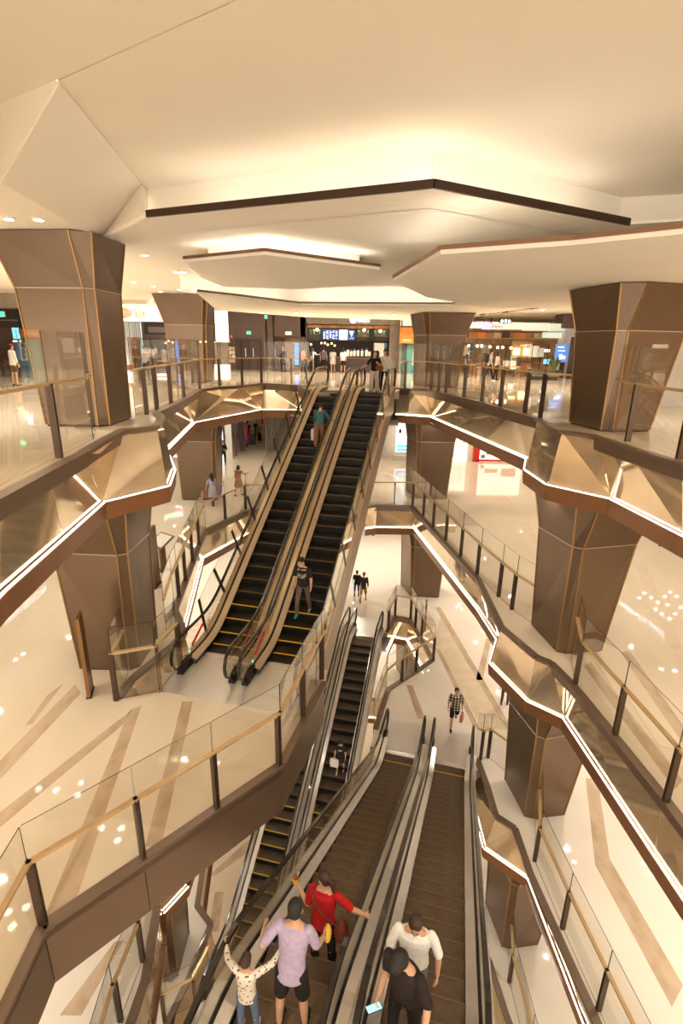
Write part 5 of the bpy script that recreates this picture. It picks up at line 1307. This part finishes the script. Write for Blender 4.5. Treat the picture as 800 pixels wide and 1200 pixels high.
# ---- restaurant at the right ------------------------------------------------------------
rs = structure('wall_restaurant')
slot((8.118, 37.500, 3.662), (16.097, 37.500, 3.661), .3).build('dark_beam', 'plum_dark', rs)
fas = (((8.212, 37.600, 3.506), (9.925, 37.600, 3.096)), ((9.940, 37.600, 3.515), (12.042, 37.600, 3.045)), ((12.073, 37.600, 3.508), (13.843, 37.600, 2.990)), ((13.863, 37.600, 3.480), (15.270, 37.600, 2.929)))
for a, b in fas: slot(a, b, .1).build('fascia_pane', E_['fascia'], rs)
slot((8.177, 37.500, 2.985), (15.283, 37.500, 2.954), .2).build('timber_beam', 'timber', rs)
for i in range(13):
    a, b = Vector((8.727, 38.600, 2.870)), Vector((9.262, 38.600, 2.494)); w = b.x - a.x
    slot((a.x + w * 1.06 * i, 38.6, a.z), (a.x + w * 1.06 * i + w, 38.6, b.z), .08).build('timber_panel', ('timber', 'orange', 'timber', 'timber_pale', 'plum_dark')[i % 5], rs)
slot((8.420, 38.400, 2.479), (15.720, 38.400, 2.509), .4).build('rail_beam', 'timber_pale', rs)
slot((13.622, 38.000, 2.913), (15.314, 38.000, 2.549), .1).build('lit_pane', E_['fascia'], rs)
slot((9.757, 44.500, 2.571), (20.188, 44.500, -0.273), .2).build('back_wall', 'timber_pale', rs)
sg = thing('restaurant_sign', 'pink and purple lit restaurant sign over the right hand side', 'sign', (9.330, 37.300, 3.079))
text('lettering', 'SAIGON', (9.204, 37.300, 3.368), .42, E_['pink'], parent=sg)
slot((9.223, 37.300, 3.174), (9.887, 37.300, 3.022), .08).build('purple_box', E_['purple'], sg)
slot((9.277, 37.270, 3.136), (9.828, 37.270, 3.063), .03).build('white_line', E_['white'], sg)
slot((8.709, 37.350, 3.718), (8.792, 37.350, 3.072), .05).build('hanger', 'black', sg); slot((9.793, 37.350, 3.734), (9.882, 37.350, 3.088), .05).build('hanger', 'black', sg)
slot((8.615, 37.330, 3.447), (10.599, 37.330, 3.098), .2).build('backing', E_['fascia'], sg)
text('lettering', '& Bistro', (10.251, 37.300, 3.217), .22, E_['red'], parent=sg)
hs = item('hanging_sign', 'black hanging sign with three white lit figures above the restaurant', 'sign', (10.275, 36.800, 3.642), (11.001, 36.800, 3.398), .1, 'black', 'board')
for q in ((10.386, 36.750, 3.525), (10.631, 36.750, 3.550), (10.870, 36.750, 3.522)):
    mb = MB(); mb.ell(q, (.085, .03, .11), 10, 8); mb.build('lit_figure', E_['lilac'], hs)
bulbs = ((8.815, 38.900, 1.975), (9.434, 38.900, 1.950), (9.742, 38.900, 1.954), (10.332, 38.900, 1.911), (10.880, 38.900, 1.879), (11.229, 38.900, 1.896), (11.818, 38.900, 1.870))
ord_ = ('first', 'second', 'third', 'fourth', 'fifth', 'sixth', 'last')
for q, nm in zip(bulbs, ord_):
    b_ = thing('pendant_lamp', 'bare warm bulb hanging in the restaurant, %s from the left' % nm, 'lamp', q, 0, 'bare bulbs hanging in the restaurant')
    mb = MB(); mb.ell(q, .085, 12, 8); mb.build('bulb', E_['bulb'], b_)
    mb = MB(); mb.cyl((q[0], q[1], q[2] + .08), (q[0], q[1], q[2] + .8), .01, 6); mb.build('cord', 'black', b_)
for p, q, nm in (((12.707, 41.000, 1.848), (13.153, 41.000, 1.366), 'left'), ((13.477, 41.000, 1.859), (13.955, 41.000, 1.347), 'right')):
    item('wall_lantern', 'glowing square wall lantern in the restaurant, the %s one' % nm, 'lamp', p, q, .2, E_['amber'], 'shade', 'square lanterns in the restaurant', extra=(('back_plate', (p[0] - .15, 41.2, p[2] + .5), (q[0] + .15, 41.2, q[2] - .15), .05, 'timber_pale'),))
item('wall_picture', 'large round white and blue picture on the restaurant wall behind the far right column', 'picture', (9.014, 42.000, 2.160), (9.891, 42.000, 1.111), .08, 'bluep', 'board', extra=(('white_shape', (9.019, 41.950, 1.974), (9.573, 41.950, 1.233), .04, 'white'),))
item('wall_picture', 'pale picture in the middle of the restaurant wall', 'picture', (10.483, 42.000, 2.120), (11.209, 42.000, 1.382), .08, 'teal', 'board', extra=(('paper', (10.542, 41.950, 2.058), (11.124, 41.950, 1.444), .04, 'cream_wall'),))
for p, q, mat, lb in (((12.543, 37.000, 2.033), (13.126, 37.000, 1.298), 'white', 'white notice sheet on a stand before the restaurant'), ((13.094, 37.000, 1.905), (13.519, 37.000, 1.304), 'ice', 'pale blue notice sheet beside the white one')):
    item('notice_sheet', lb, 'sign', p, q, .06, mat, 'sheet', extra=(('stand', ((p[0] + q[0]) / 2 - .03, 37.03, 0), ((p[0] + q[0]) / 2 + .03, 37.03, q[2]), .06, 'black'),))
bs = item('poster_screen', 'tall blue lit poster screen near the pale column', 'screen', (14.125, 36.600, 2.139), (14.944, 36.600, 1.004), .12, emit('poster_blue', (.07, .22, .62), .6), 'panel')
for a, b in (((14.250, 36.580, 2.005), (14.659, 36.580, 1.925)), ((14.262, 36.580, 1.756), (14.747, 36.580, 1.709)), ((14.380, 36.580, 1.490), (14.601, 36.580, 1.138)), ((14.619, 36.580, 1.412), (14.819, 36.580, 1.218))): slot(a, b, .02).build('picture', E_['pale'], bs)
slot((14.551, 36.620, 0.998), (14.850, 36.620, -0.083), .1).build('stand', 'black', bs)
item('menu_stand', 'green and white menu stand on the restaurant floor', 'sign', (11.131, 36.400, 1.281), (11.690, 36.400, 0.494), .08, 'white', 'board', extra=(('green_head', (11.175, 36.380, 1.244), (11.504, 36.380, 1.053), .03, 'green_leaf'), ('dark_strip', (11.516, 36.360, 1.283), (11.769, 36.360, 0.496), .04, 'plum_dark'), ('foot', (11.134, 36.300, 0.489), (11.711, 36.300, 0.432), .3, 'white'), ('leg', (11.400, 36.400, 0.423), (11.570, 36.400, -0.148), .1, 'plum_dark')))
cn = item('counter', 'timber host counter inside the restaurant', 'counter', (12.518, 38.200, 0.948), (14.899, 38.200, 0.173), .8, 'timber', 'front_panel', extra=(('worktop', (12.419, 38.100, 1.007), (14.809, 38.100, 0.974), 1.0, 'plum_dark'),))
item('till_screen', 'small bright blue till screen on the host counter', 'screen', (13.915, 38.000, 1.146), (14.338, 38.000, 0.832), .05, E_['cyan'], 'panel', extra=(('stand', (14.119, 38.020, 0.828), (14.217, 38.020, 0.721), .05, 'black'),))
item('white_lamp', 'pair of white lit squares above the till', 'lamp', (14.019, 38.400, 1.814), (14.415, 38.400, 1.626), .06, E_['white'], 'lens', extra=(('frame', (14.011, 38.450, 1.837), (14.461, 38.450, 1.603), .05, 'black'),))
def plant(label, q, s):
    r = thing('potted_plant', label, 'plant', q)
    mb = MB(); mb.cyl(q, (q[0], q[1], q[2] + .35 * s), .16 * s, 14, .2 * s); mb.build('pot', 'white', r)
    for i in range(14):
        a = i * 2.4; t = .35 + .5 * ((i * 37) % 10) / 10
        d = Vector((math.cos(a) * t, math.sin(a) * t, 1.0)); p0 = Vector((q[0], q[1], q[2] + .33 * s)); p1 = p0 + d.normalized() * .55 * s; sd = Vector((-math.sin(a), math.cos(a), 0)) * .06 * s; pm = (p0 + p1) / 2 + Vector((0, 0, .04))
        mb = MB(); mb.add([p0, pm + sd, p1, pm - sd], [(0, 1, 2), (0, 2, 3)]); mb.build('leaf', 'green_leaf', r)
plant('bushy green plant in a white pot on the restaurant table line', (11.212, 37.600, 0.605), 1.2)
plant('leafy green plant beside the blue poster screen', (13.751, 35.600, -0.159), 1.9)
def table_set(q, lab):
    t = thing('dining_table', 'timber dining table %s' % lab, 'table', q)
    mb = MB(); mb.box(q[0] - .6, q[0] + .6, q[1] - .35, q[1] + .35, .72, .76); mb.build('tabletop', 'timber_pale', t)
    for sx in (-.5, .5):
        for sy in (-.28, .28): mb = MB(); mb.box(q[0] + sx - .025, q[0] + sx + .025, q[1] + sy - .025, q[1] + sy + .025, 0, .72); mb.build('leg', 'timber', t)
    for s, nm in ((-1, 'left'), (1, 'right')):
        x = q[0] + s * .95
        c = thing('dining_chair', 'dark timber dining chair at the %s end of the table %s' % (nm, lab), 'chair', (x, q[1], 0), 0, 'chairs in the restaurant')
        mb = MB(); mb.box(x - .21, x + .21, q[1] - .21, q[1] + .21, .43, .47); mb.build('seat', 'timber', c)
        mb = MB(); mb.box(x + s * .18, x + s * .22, q[1] - .2, q[1] + .2, .58, .88); mb.build('backrest', 'timber', c)
        for sx in (-.18, .18):
            for sy in (-.18, .18): mb = MB(); mb.box(x + sx - .018, x + sx + .018, q[1] + sy - .018, q[1] + sy + .018, 0, .88 if sx * s > 0 else .43); mb.build('leg', 'timber', c)
table_set((8.35, 37.0, 0), 'at the restaurant front left'); table_set((10.6, 34.6, 0), 'before the menu stand'); table_set((10.2, 39.8, 0), 'deeper in the restaurant')
sofa = thing('sofa', 'low green grey lounge sofa on the top floor before the restaurant', 'sofa', (12.4, 33.6, 0))
q = Vector((12.4, 33.6, 0))
for nm, x0, x1, y0, y1, z0, z1, mt_ in (('seat', -.85, .85, -.35, .35, .22, .42, 'sofa_cloth'), ('backrest', -.85, .85, .28, .42, .30, .62, 'sofa_cloth'), ('arm', -.98, -.85, -.35, .42, .15, .58, 'plum_dark'), ('arm', .85, .98, -.35, .42, .15, .58, 'plum_dark'), ('base', -.8, .8, -.3, .3, .0, .22, 'black')):
    mb = MB(); mb.box(q.x + x0, q.x + x1, q.y + y0, q.y + y1, z0, z1); mb.build(nm, mt_, sofa)
wc = thing('pale_column', 'pale grey square column with a plum capital right of the restaurant', 'column', (16.404, 38.568) + (0,))
q = (15.907, 37.400, 0.058)
mb = MB(); a, b = (14.924, 37.400, 3.164), (16.437, 37.400, 0.066); mb.box(a[0], b[0], 37.4, 38.6, 0, a[2]); mb.build('shaft', 'ice', wc)
mb = MB(); a, b = (14.651, 37.300, 4.176), (16.085, 37.300, 3.178); mb.box(a[0], b[0], 37.3, 38.8, b[2], a[2]); mb.build('capital', 'plum', wc)
item('pale_column', 'pale grey column at the right edge behind the big bronze column', 'column', (10.490, 18.500, 4.009), (11.998, 18.500, -1.271), 1.0, 'ice', 'shaft', extra=(('base', (14.4, 18.4, 0), (15.2, 18.4, .12), 1.1, 'white'),))
item('red_board', 'dark red board at the right edge of the top floor', 'board', (12.611, 20.500, 2.209), (14.122, 20.500, 0.050), .2, 'red', 'board', extra=(('post', (17.4, 20.6, 0), (17.5, 20.6, 1.0), .1, 'black'),))
item('display_case', 'black display case with a pale figure beside the pale column', 'display', (14.579, 35.000, 2.582), (15.377, 35.000, -0.139), .5, 'black', 'case', extra=(('figure', (14.825, 34.900, 1.395), (15.196, 34.900, 0.399), .1, 'cream_wall'),))
# mirror trimmed edge of the restaurant ceiling its coloured reflections put into differing panel metals
tr_ = structure('trim_12')
aa, bb = Vector((6.628, 28.491, 3.450)), Vector((7.938, 19.270, 3.450))
for i in range(14):
    t0, t1 = i / 14, (i + .93) / 14
    p, q = aa.lerp(bb, t0), aa.lerp(bb, t1)
    mb = MB(); mb.plate([(p.x, p.y, 3.36), (q.x, q.y, 3.36), (q.x, q.y, 3.62), (p.x, p.y, 3.62)], .03); mb.build('trim_panel', ('steel', 'gold_edge', 'fascia', 'steel')[i % 4], tr_)

# ---- left side of the top floor ------------------------------------------------------------
ls = structure('wall_left_shops')
slot((-12.557, 31.500, 3.862), (-9.847, 31.500, 2.999), .3).build('lit_fascia', E_['cream'], ls)
slot((-12.598, 31.400, 3.988), (-9.740, 31.400, 3.896), .4).build('cornice', 'cream_wall', ls)
slot((-11.436, 31.600, 2.971), (-9.939, 31.600, 2.289), .2).build('dark_beam', 'black', ls)
slot((-11.183, 31.500, 2.706), (-10.044, 31.500, 2.401), .1).build('timber_panel', 'plum', ls)
slot((-13.971, 34.500, 3.057), (-9.418, 34.500, -0.112), .2).build('back_wall', 'plum', ls)
yz = thing('shop_sign', 'gold round flower emblem and gold characters on the glowing cream fascia', 'sign', (-11.716, 31.400, 3.285))
c = Vector((-12.354, 31.420, 3.421))
for i in range(16):
    a = 2 * math.pi * i / 16; d = Vector((math.cos(a), 0, math.sin(a))); sd = Vector((-math.sin(a), 0, math.cos(a)))
    mb = MB(); r0, r1 = .07, .27
    mb.plate([c + d * r0 - sd * .008, c + d * r1 - sd * .036, c + d * (r1 + .03), c + d * r1 + sd * .036, c + d * r0 + sd * .008], .02); mb.build('petal', E_['gold'], yz)
mb = MB(); mb.cyl(c, c + Vector((0, .02, 0)), .05, 16); mb.build('emblem_centre', E_['gold'], yz)
text('lettering', '月', (-11.885, 31.420, 3.400), .52, E_['gold'], parent=yz); text('lettering', '詠', (-11.426, 31.420, 3.371), .52, E_['gold'], parent=yz)
cur = thing('lit_curtain', 'pale blue green lit curtain of hanging strands under the cream fascia', 'curtain', (-12.606, 32.300, 0.453))
a, b = Vector((-12.981, 32.300, 2.985)), Vector((-11.918, 32.300, 0.414))
slot(tuple(a + Vector((0, .15, 0))), tuple(b + Vector((0, .15, 0))), .05).build('lit_back', E_['curtain'], cur)
for i in range(26):
    x = a.x + (b.x - a.x) * (i + .3 + .4 * rnd.random()) / 26; mb = MB(); mb.box(x, x + .018 + .02 * (i % 3), 32.28, 32.32, b.z + (a.z - b.z) * (.1 * (i % 4)), a.z); mb.build('strand', ('teal', 'concrete', 'ice')[i % 3], cur)
item('info_totem', 'brown slab totem on the top floor before the lit curtain', 'totem', (-10.476, 27.400, 2.109), (-10.286, 27.400, 0.007), .25, 'bronze', 'slab', extra=(('gold_side', (-10.564, 27.450, 2.068), (-10.720, 27.450, -0.003), .2, 'gold_edge'),))
for p, q, nm in (((-10.690, 33.000, 1.962), (-10.527, 33.000, 1.769), 'left'), ((-10.408, 33.000, 1.966), (-10.245, 33.000, 1.773), 'middle'), ((-9.994, 33.000, 2.021), (-9.655, 33.000, 1.757), 'wide')):
    item('shop_lamp', 'amber lamp glowing in the warm shop left of the far column, the %s one' % nm, 'lamp', p, q, .2, E_['amber'], 'shade', 'amber lamps in the warm shop', extra=(('cap', (p[0], 33.0, p[2]), (q[0], 33.0, p[2] + .06), .2, 'black'),))
item('counter', 'warm timber counter with a lit white base in the gold lettered shop', 'counter', (-12.387, 30.400, 0.576), (-11.740, 30.400, 0.354), .7, 'timber', 'front_panel', extra=(('lit_strip', (-12.414, 30.400, 0.335), (-11.774, 30.400, 0.028), .6, E_['paper']), ('worktop', (-12.389, 30.300, 0.626), (-11.629, 30.300, 0.591), .9, 'red')))
item('counter', 'dark counter with a white lit foot left of the far bronze column', 'counter', (-10.564, 30.600, 0.828), (-9.201, 30.600, 0.430), .6, 'plum', 'front_panel', extra=(('lit_strip', (-10.611, 30.700, 0.170), (-10.088, 30.700, 0.037), .5, E_['paper']), ('worktop', (-10.573, 30.500, 0.877), (-9.090, 30.500, 0.853), .8, 'timber')))
# dark shop at the left edge
dk = structure('wall_dark_shop')
slot((-18.271, 26.000, 3.955), (-14.836, 26.000, 3.306), .3).build('plaster_band', 'concrete', dk)
slot((-18.491, 26.100, 3.259), (-14.740, 26.100, 2.790), .3).build('dark_beam', 'black', dk)
slot((-20.671, 29.000, 2.825), (-16.735, 29.000, -0.372), .2).build('back_wall', 'plum_dark', dk)
slot((-15.241, 26.200, 2.787), (-15.425, 26.200, -0.239), .3).build('jamb', 'black', dk)
exit_sign('green exit sign on the black beam of the dark shop at the left edge', (-16.118, 25.900, 3.115), (-15.854, 25.900, 2.933), E_['green'])
tv = item('tv_screen', 'blue television screen with dark shapes in the dark shop', 'screen', (-17.030, 28.300, 2.480), (-16.597, 28.300, 1.947), .1, E_['cyan'], 'panel', extra=(('bezel', (-17.077, 28.350, 2.505), (-16.608, 28.350, 1.922), .1, 'black'), ('dark_shape', (-16.835, 28.280, 2.400), (-16.820, 28.280, 1.985), .02, 'plum_dark'), ('dark_shape', (-16.675, 28.280, 2.443), (-16.652, 28.280, 2.196), .02, 'plum_dark')))
item('blue_partition', 'deep blue partition under the television in the dark shop', 'partition', (-16.911, 28.000, 1.753), (-16.578, 28.000, 0.900), .1, pbr('deep_blue', (.03, .05, .28), .4), 'board', extra=(('foot', (-17.063, 28.000, 0.892), (-16.592, 28.000, 0.815), .3, 'black'),))
for p, q, nm in (((-16.833, 27.900, 1.857), (-16.644, 27.900, 1.794), 'left'), ((-16.485, 27.900, 1.862), (-16.383, 27.900, 1.798), 'right')):
    item('spot_strip', 'short amber light strip under the television, the %s one' % nm, 'lamp', p, q, .05, E_['amber'], 'lens', 'light strips in the dark shop', extra=(('holder', (p[0], 27.95, p[2]), (q[0], 27.95, p[2] + .04), .05, 'black'),))

# ---- second floor ---------------------------------------------------------------------------
fs = structure('wall_second_floor')
slot((1.686, 37.200, -2.414), (15.979, 37.200, -5.911), .2).build('cream_panel', 'cream_wall', fs)
slot((2.516, 36.600, -3.211), (2.798, 36.600, -5.929), .2).build('pilaster', 'cream_wall', fs); slot((8.551, 36.600, -2.238), (9.415, 36.600, -5.854), .3).build('pilaster', 'cream_wall', fs)
slot((3.612, 36.400, -5.505), (4.896, 36.400, -5.852), .5).build('plinth', 'cream_wall', fs)
ad = item('poster_screen', 'bright white advertising screen with a blue foot at the back of the second floor', 'screen', (3.720, 36.300, -2.277), (4.729, 36.300, -5.223), .12, emit('ad_white', (.93, .95, 1.0), .8), 'panel', extra=(('blue_foot', (3.831, 36.250, -4.714), (4.660, 36.250, -5.154), .04, emit('ad_blue', (.10, .42, .66), .9)), ('dark_picture', (3.897, 36.250, -3.611), (4.058, 36.250, -3.881), .03, 'black'), ('cyan_picture', (4.428, 36.250, -3.603), (4.646, 36.250, -3.806), .03, E_['cyan'])))
slot((3.953, 36.200, -4.871), (4.535, 36.200, -4.953), .03).build('writing', E_['white'], ad)
item('pale_column', 'pale grey column at the back of the second floor beside the white screen', 'column', (4.303, 34.000, -1.461), (5.137, 34.000, -5.794), .9, 'ice', 'shaft', extra=(('base', (4.35, 33.95, L2), (5.25, 33.95, L2 + .1), 1.0, 'white'),))
wp = item('shop_display', 'white lit shop panel with rows of dark writing on the second floor', 'sign', (7.625, 36.400, -3.694), (8.761, 36.400, -5.822), .15, E_['paper'], 'panel')
a, st = Vector((7.787, 36.380, -4.285)), Vector((7.954, 36.380, -4.426)) - Vector((7.787, 36.380, -4.285))
for c_i in range(4):
    for r_i in range(8):
        if (c_i * 3 + r_i * 5) % 4 == 0: continue
        mb = MB(); x, z = a.x + st.x * 1.2 * c_i, a.z + st.z * 1.15 * r_i; mb.box(x, x + st.x * (.5 + .3 * (r_i % 2)), 36.37, 36.39, z + st.z * .5, z); mb.build('writing', 'concrete', wp)
rw = item('shop_window', 'red framed shop window with a white display on the second floor', 'window', (9.460, 36.500, -3.385), (12.762, 36.500, -5.675), .1, E_['paper'], 'display', extra=(('frame', (9.246, 36.400, -3.255), (9.671, 36.400, -5.869), .2, 'red'), ('frame', (9.473, 36.400, -5.693), (14.435, 36.400, -5.793), .2, 'red'), ('frame', (9.235, 36.400, -3.137), (14.092, 36.400, -3.238), .2, 'red'), ('pink_goods', (10.146, 36.450, -5.045), (11.078, 36.450, -5.335), .04, 'orange'), ('dark_goods', (9.785, 36.450, -5.356), (10.080, 36.450, -5.596), .04, 'concrete'), ('pink_goods', (11.319, 36.450, -4.784), (12.348, 36.450, -5.376), .04, 'orange')))
# left back of the second floor: bright shop, dark doors, fluted grey wall
slot((-8.124, 36.000, -2.425), (-7.687, 36.000, -5.997), .2).build('white_pier', 'white', fs)
vs_ = item('lit_display', 'bright blue white lit shop display at the left back of the second floor', 'display', (-8.525, 36.100, -2.443), (-8.331, 36.100, -5.876), .15, emit('display_white', (.80, .85, 1.0), .9), 'panel', extra=(('purple_edge', (-8.543, 36.050, -2.437), (-8.586, 36.050, -4.544), .1, E_['purple']), ('blue_goods', (-8.561, 36.050, -4.306), (-8.409, 36.050, -4.661), .05, E_['blue']), ('pink_goods', (-8.590, 36.050, -4.724), (-8.453, 36.050, -5.021), .05, E_['pink']), ('cyan_goods', (-8.607, 36.050, -5.023), (-8.423, 36.050, -5.563), .05, E_['cyan'])))
d3 = structure('door_3')
slot((-7.704, 37.000, -2.535), (-7.585, 37.000, -6.055), .15).build('door_leaf', 'plum', d3); slot((-7.633, 38.200, -2.674), (-7.265, 38.200, -5.662), .15).build('door_leaf', 'plum_dark', d3); slot((-7.589, 36.950, -3.597), (-7.598, 36.950, -4.565), .03).build('pull_handle', 'steel', d3)
for i in range(13):
    a = Vector((-5.870, 39.400, -2.787)); b = Vector((-3.326, 39.400, -5.866)); w = (b.x - a.x) / 13
    mb = MB(); mb.box(a.x + w * i + .03, a.x + w * (i + 1) - .03, 39.4 + .06 * (i % 2), 39.8, L2, a.z); mb.build('fluted_panel', 'grey_flute', fs)
item('display_rack', 'rack of pink goods at the corridor entrance of the second floor', 'rack', (-7.305, 39.000, -3.891), (-7.168, 39.000, -5.232), .6, pbr('magenta_goods', (.55, .06, .22), .5, var=.4, vscale=9), 'goods', extra=(('back', (-7.444, 39.600, -3.852), (-7.259, 39.600, -5.670), .1, 'plum_dark'),))
item('red_sign', 'small red sign at the end of the second floor corridor', 'sign', (-7.020, 45.000, -4.251), (-6.851, 45.000, -4.685), .1, 'red', 'board', extra=(('backing', (-7.057, 45.100, -4.236), (-6.845, 45.100, -4.728), .05, 'white'),))
item('lit_shop_sign', 'small white and red lit sign glimpsed left of the far column on the second floor', 'sign', (-9.832, 29.500, -3.711), (-9.449, 29.500, -4.397), .1, E_['white'], 'panel', extra=(('red_band', (-9.847, 29.450, -4.071), (-9.470, 29.450, -4.238), .04, E_['red']),))

# ---- brown totems, lectern ------------------------------------------------------------------------
def totem(label, q, rz, h, w=.62, d=.10):
    r = thing('info_totem', label, 'totem', q, 0); ORG[r.name] = Vector((0, 0, 0)); r.rotation_euler = (0, 0, R(rz))
    mb = MB(); mb.box(-w / 2, w / 2, -d / 2, d / 2, .02, h); mb.build('slab', 'bronze', r)
    mb = MB(); mb.box(-w / 2 - .02, -w / 2, -d / 2 - .01, d / 2 + .01, 0, h + .01); mb.box(w / 2, w / 2 + .02, -d / 2 - .01, d / 2 + .01, 0, h + .01); mb.build('gold_side', 'gold_edge', r)
    mb = MB(); mb.box(-w / 2 - .05, w / 2 + .05, -d, d, 0, .02); mb.build('foot', 'post', r)
    return r
totem('brown slab totem with a gold edge behind the left column on the second floor', (-6.148, 15.871, -5.850), 88, 2.05, .50)
totem('tall thin brown slab totem standing before the left column on the second floor', (-5.732, 10.214, -5.850), 106, 2.0, .36, .06)
totem('pale edged brown slab totem beside the small railed opening on the third floor', (4.183, 22.797, -11.650), 80, 1.75, .5, .07)
q = Vector((-6.300, 17.116, -5.850))
lc = thing('lectern', 'brown information lectern with a tilted white board on the second floor', 'lectern', tuple(q), 0); ORG[lc.name] = Vector((0, 0, 0)); lc.rotation_euler = (0, 0, R(-35))
mb = MB(); mb.box(-.06, .06, -.10, .10, 0, 1.05); mb.build('post', 'lip_brown', lc)
mb = MB(); mb.plate([(-.36, -.28, .98), (.36, -.28, .98), (.36, .28, 1.30), (-.36, .28, 1.30)], .05); mb.build('tilted_top', 'lip_brown', lc)
mb = MB(); mb.plate([(-.31, -.235, 1.012), (.31, -.235, 1.012), (.31, .235, 1.28), (-.31, .235, 1.28)], .008); mb.build('white_board', 'white', lc)
mb = MB(); mb.box(-.2, .2, -.2, .2, 0, .02); mb.build('foot', 'post', lc)

# ---- lit shop signs out of direct view, mirrored in the polished floors ------------------------------
def sign_board(label, s, a, b, z, size, mat, flip=1):
    a, b = Vector((*a, z)), Vector((*b, z)); d = (b - a).normalized(); yaw = math.degrees(math.atan2(d.y, d.x)); n = Vector((-d.y, d.x, 0))
    r = thing('shop_sign', label, 'sign', tuple((a + b) / 2))
    mb = MB(); mb.bar(a - d * .3 + n * .1, b + d * .3 + n * .1, .12, .75); mb.build('sign_board', 'plum', r)
    mb = MB(); mb.bar(a + n * .1 + Vector((0, 0, .37)), a + n * .1 + Vector((0, 0, 1.1)), .03, .03); mb.bar(b + n * .1 + Vector((0, 0, .37)), b + n * .1 + Vector((0, 0, 1.1)), .03, .03); mb.build('hanger', 'post', r)
    t = text('lettering', s, tuple((a + b) / 2 + n * .02), size, mat, rot=(90, 0, yaw), parent=r)
sign_board('mint green lit word kidsivi on a shop sign, seen mirrored in the second floor', 'kidsivi', (-11.747, 32.337), (-10.340, 33.873), -2.6, .66, E_['mint'])
sign_board('pale lilac lit lettering on a shop sign, mirrored in the right hand floor', 'naylakad o punsl', (12.696, 21.269), (13.083, 18.927), -2.6, .42, E_['lilac'])
sign_board('white lit lettering on a shop sign, mirrored in the left hand floor', 'HEHH EKITCHN', (-13.684, 19.066), (-13.694, 21.988), -2.6, .44, E_['lilac'])
# rows of small shop lights whose reflections dot the floors
dots = ((15.853, 24.771), (15.265, 24.199), (15.917, 24.250), (15.968, 23.729), (16.710, 24.411), (17.286, 24.900), (17.324, 24.432), (15.425, 22.997), (15.462, 22.528), (16.115, 22.549), (16.296, 23.485), (15.577, 22.079), (16.812, 23.217), (12.810, 17.968), (13.291, 17.866),
        (-8.440, 11.670), (-7.926, 11.638), (-7.338, 11.904), (-7.250, 11.486), (-6.122, 10.447), (-5.608, 10.456), (-5.565, 10.111), (-7.258, 8.316), (-6.919, 8.433), (-6.978, 8.016), (-12.774, 18.344), (-12.831, 17.920))
for q in dots: downlight((q[0], q[1], -1.47), 0)
dots3 = ((8.380, 33.757), (8.696, 33.512), (5.166, 26.010), (4.796, 25.835), (7.821, 14.416), (8.691, 14.331), (7.592, 13.488), (7.673, 13.161), (11.198, 14.306), (11.226, 13.856), (9.397, 30.490), (9.512, 30.279))
for q in dots3: downlight((q[0], q[1], L2 - 1.5 + .03), 0)

# ---------------------------------------------------------------- settle the soft bodies into plain meshes
bpy.context.view_layer.update()
_dg = bpy.context.evaluated_depsgraph_get()
for o in PENDING:
    me = bpy.data.meshes.new_from_object(o.evaluated_get(_dg))
    old = o.data; mats = [m for m in old.materials]
    o.modifiers.clear(); o.data = me; me.materials.clear()
    for m in mats: me.materials.append(m)
    me.polygons.foreach_set('material_index', [0] * len(me.polygons)); me.polygons.foreach_set('use_smooth', [True] * len(me.polygons))
    bpy.data.meshes.remove(old)
for o in TEXTS:
    me = bpy.data.meshes.new_from_object(o.evaluated_get(_dg))
    nm, par, mw, bs = o.name, o.parent, o.matrix_world.copy(), o.matrix_basis.copy()
    cv = o.data; bpy.data.objects.remove(o); bpy.data.curves.remove(cv)
    n = bpy.data.objects.new(nm, me); COL.objects.link(n); n.parent = par; n.matrix_basis = bs
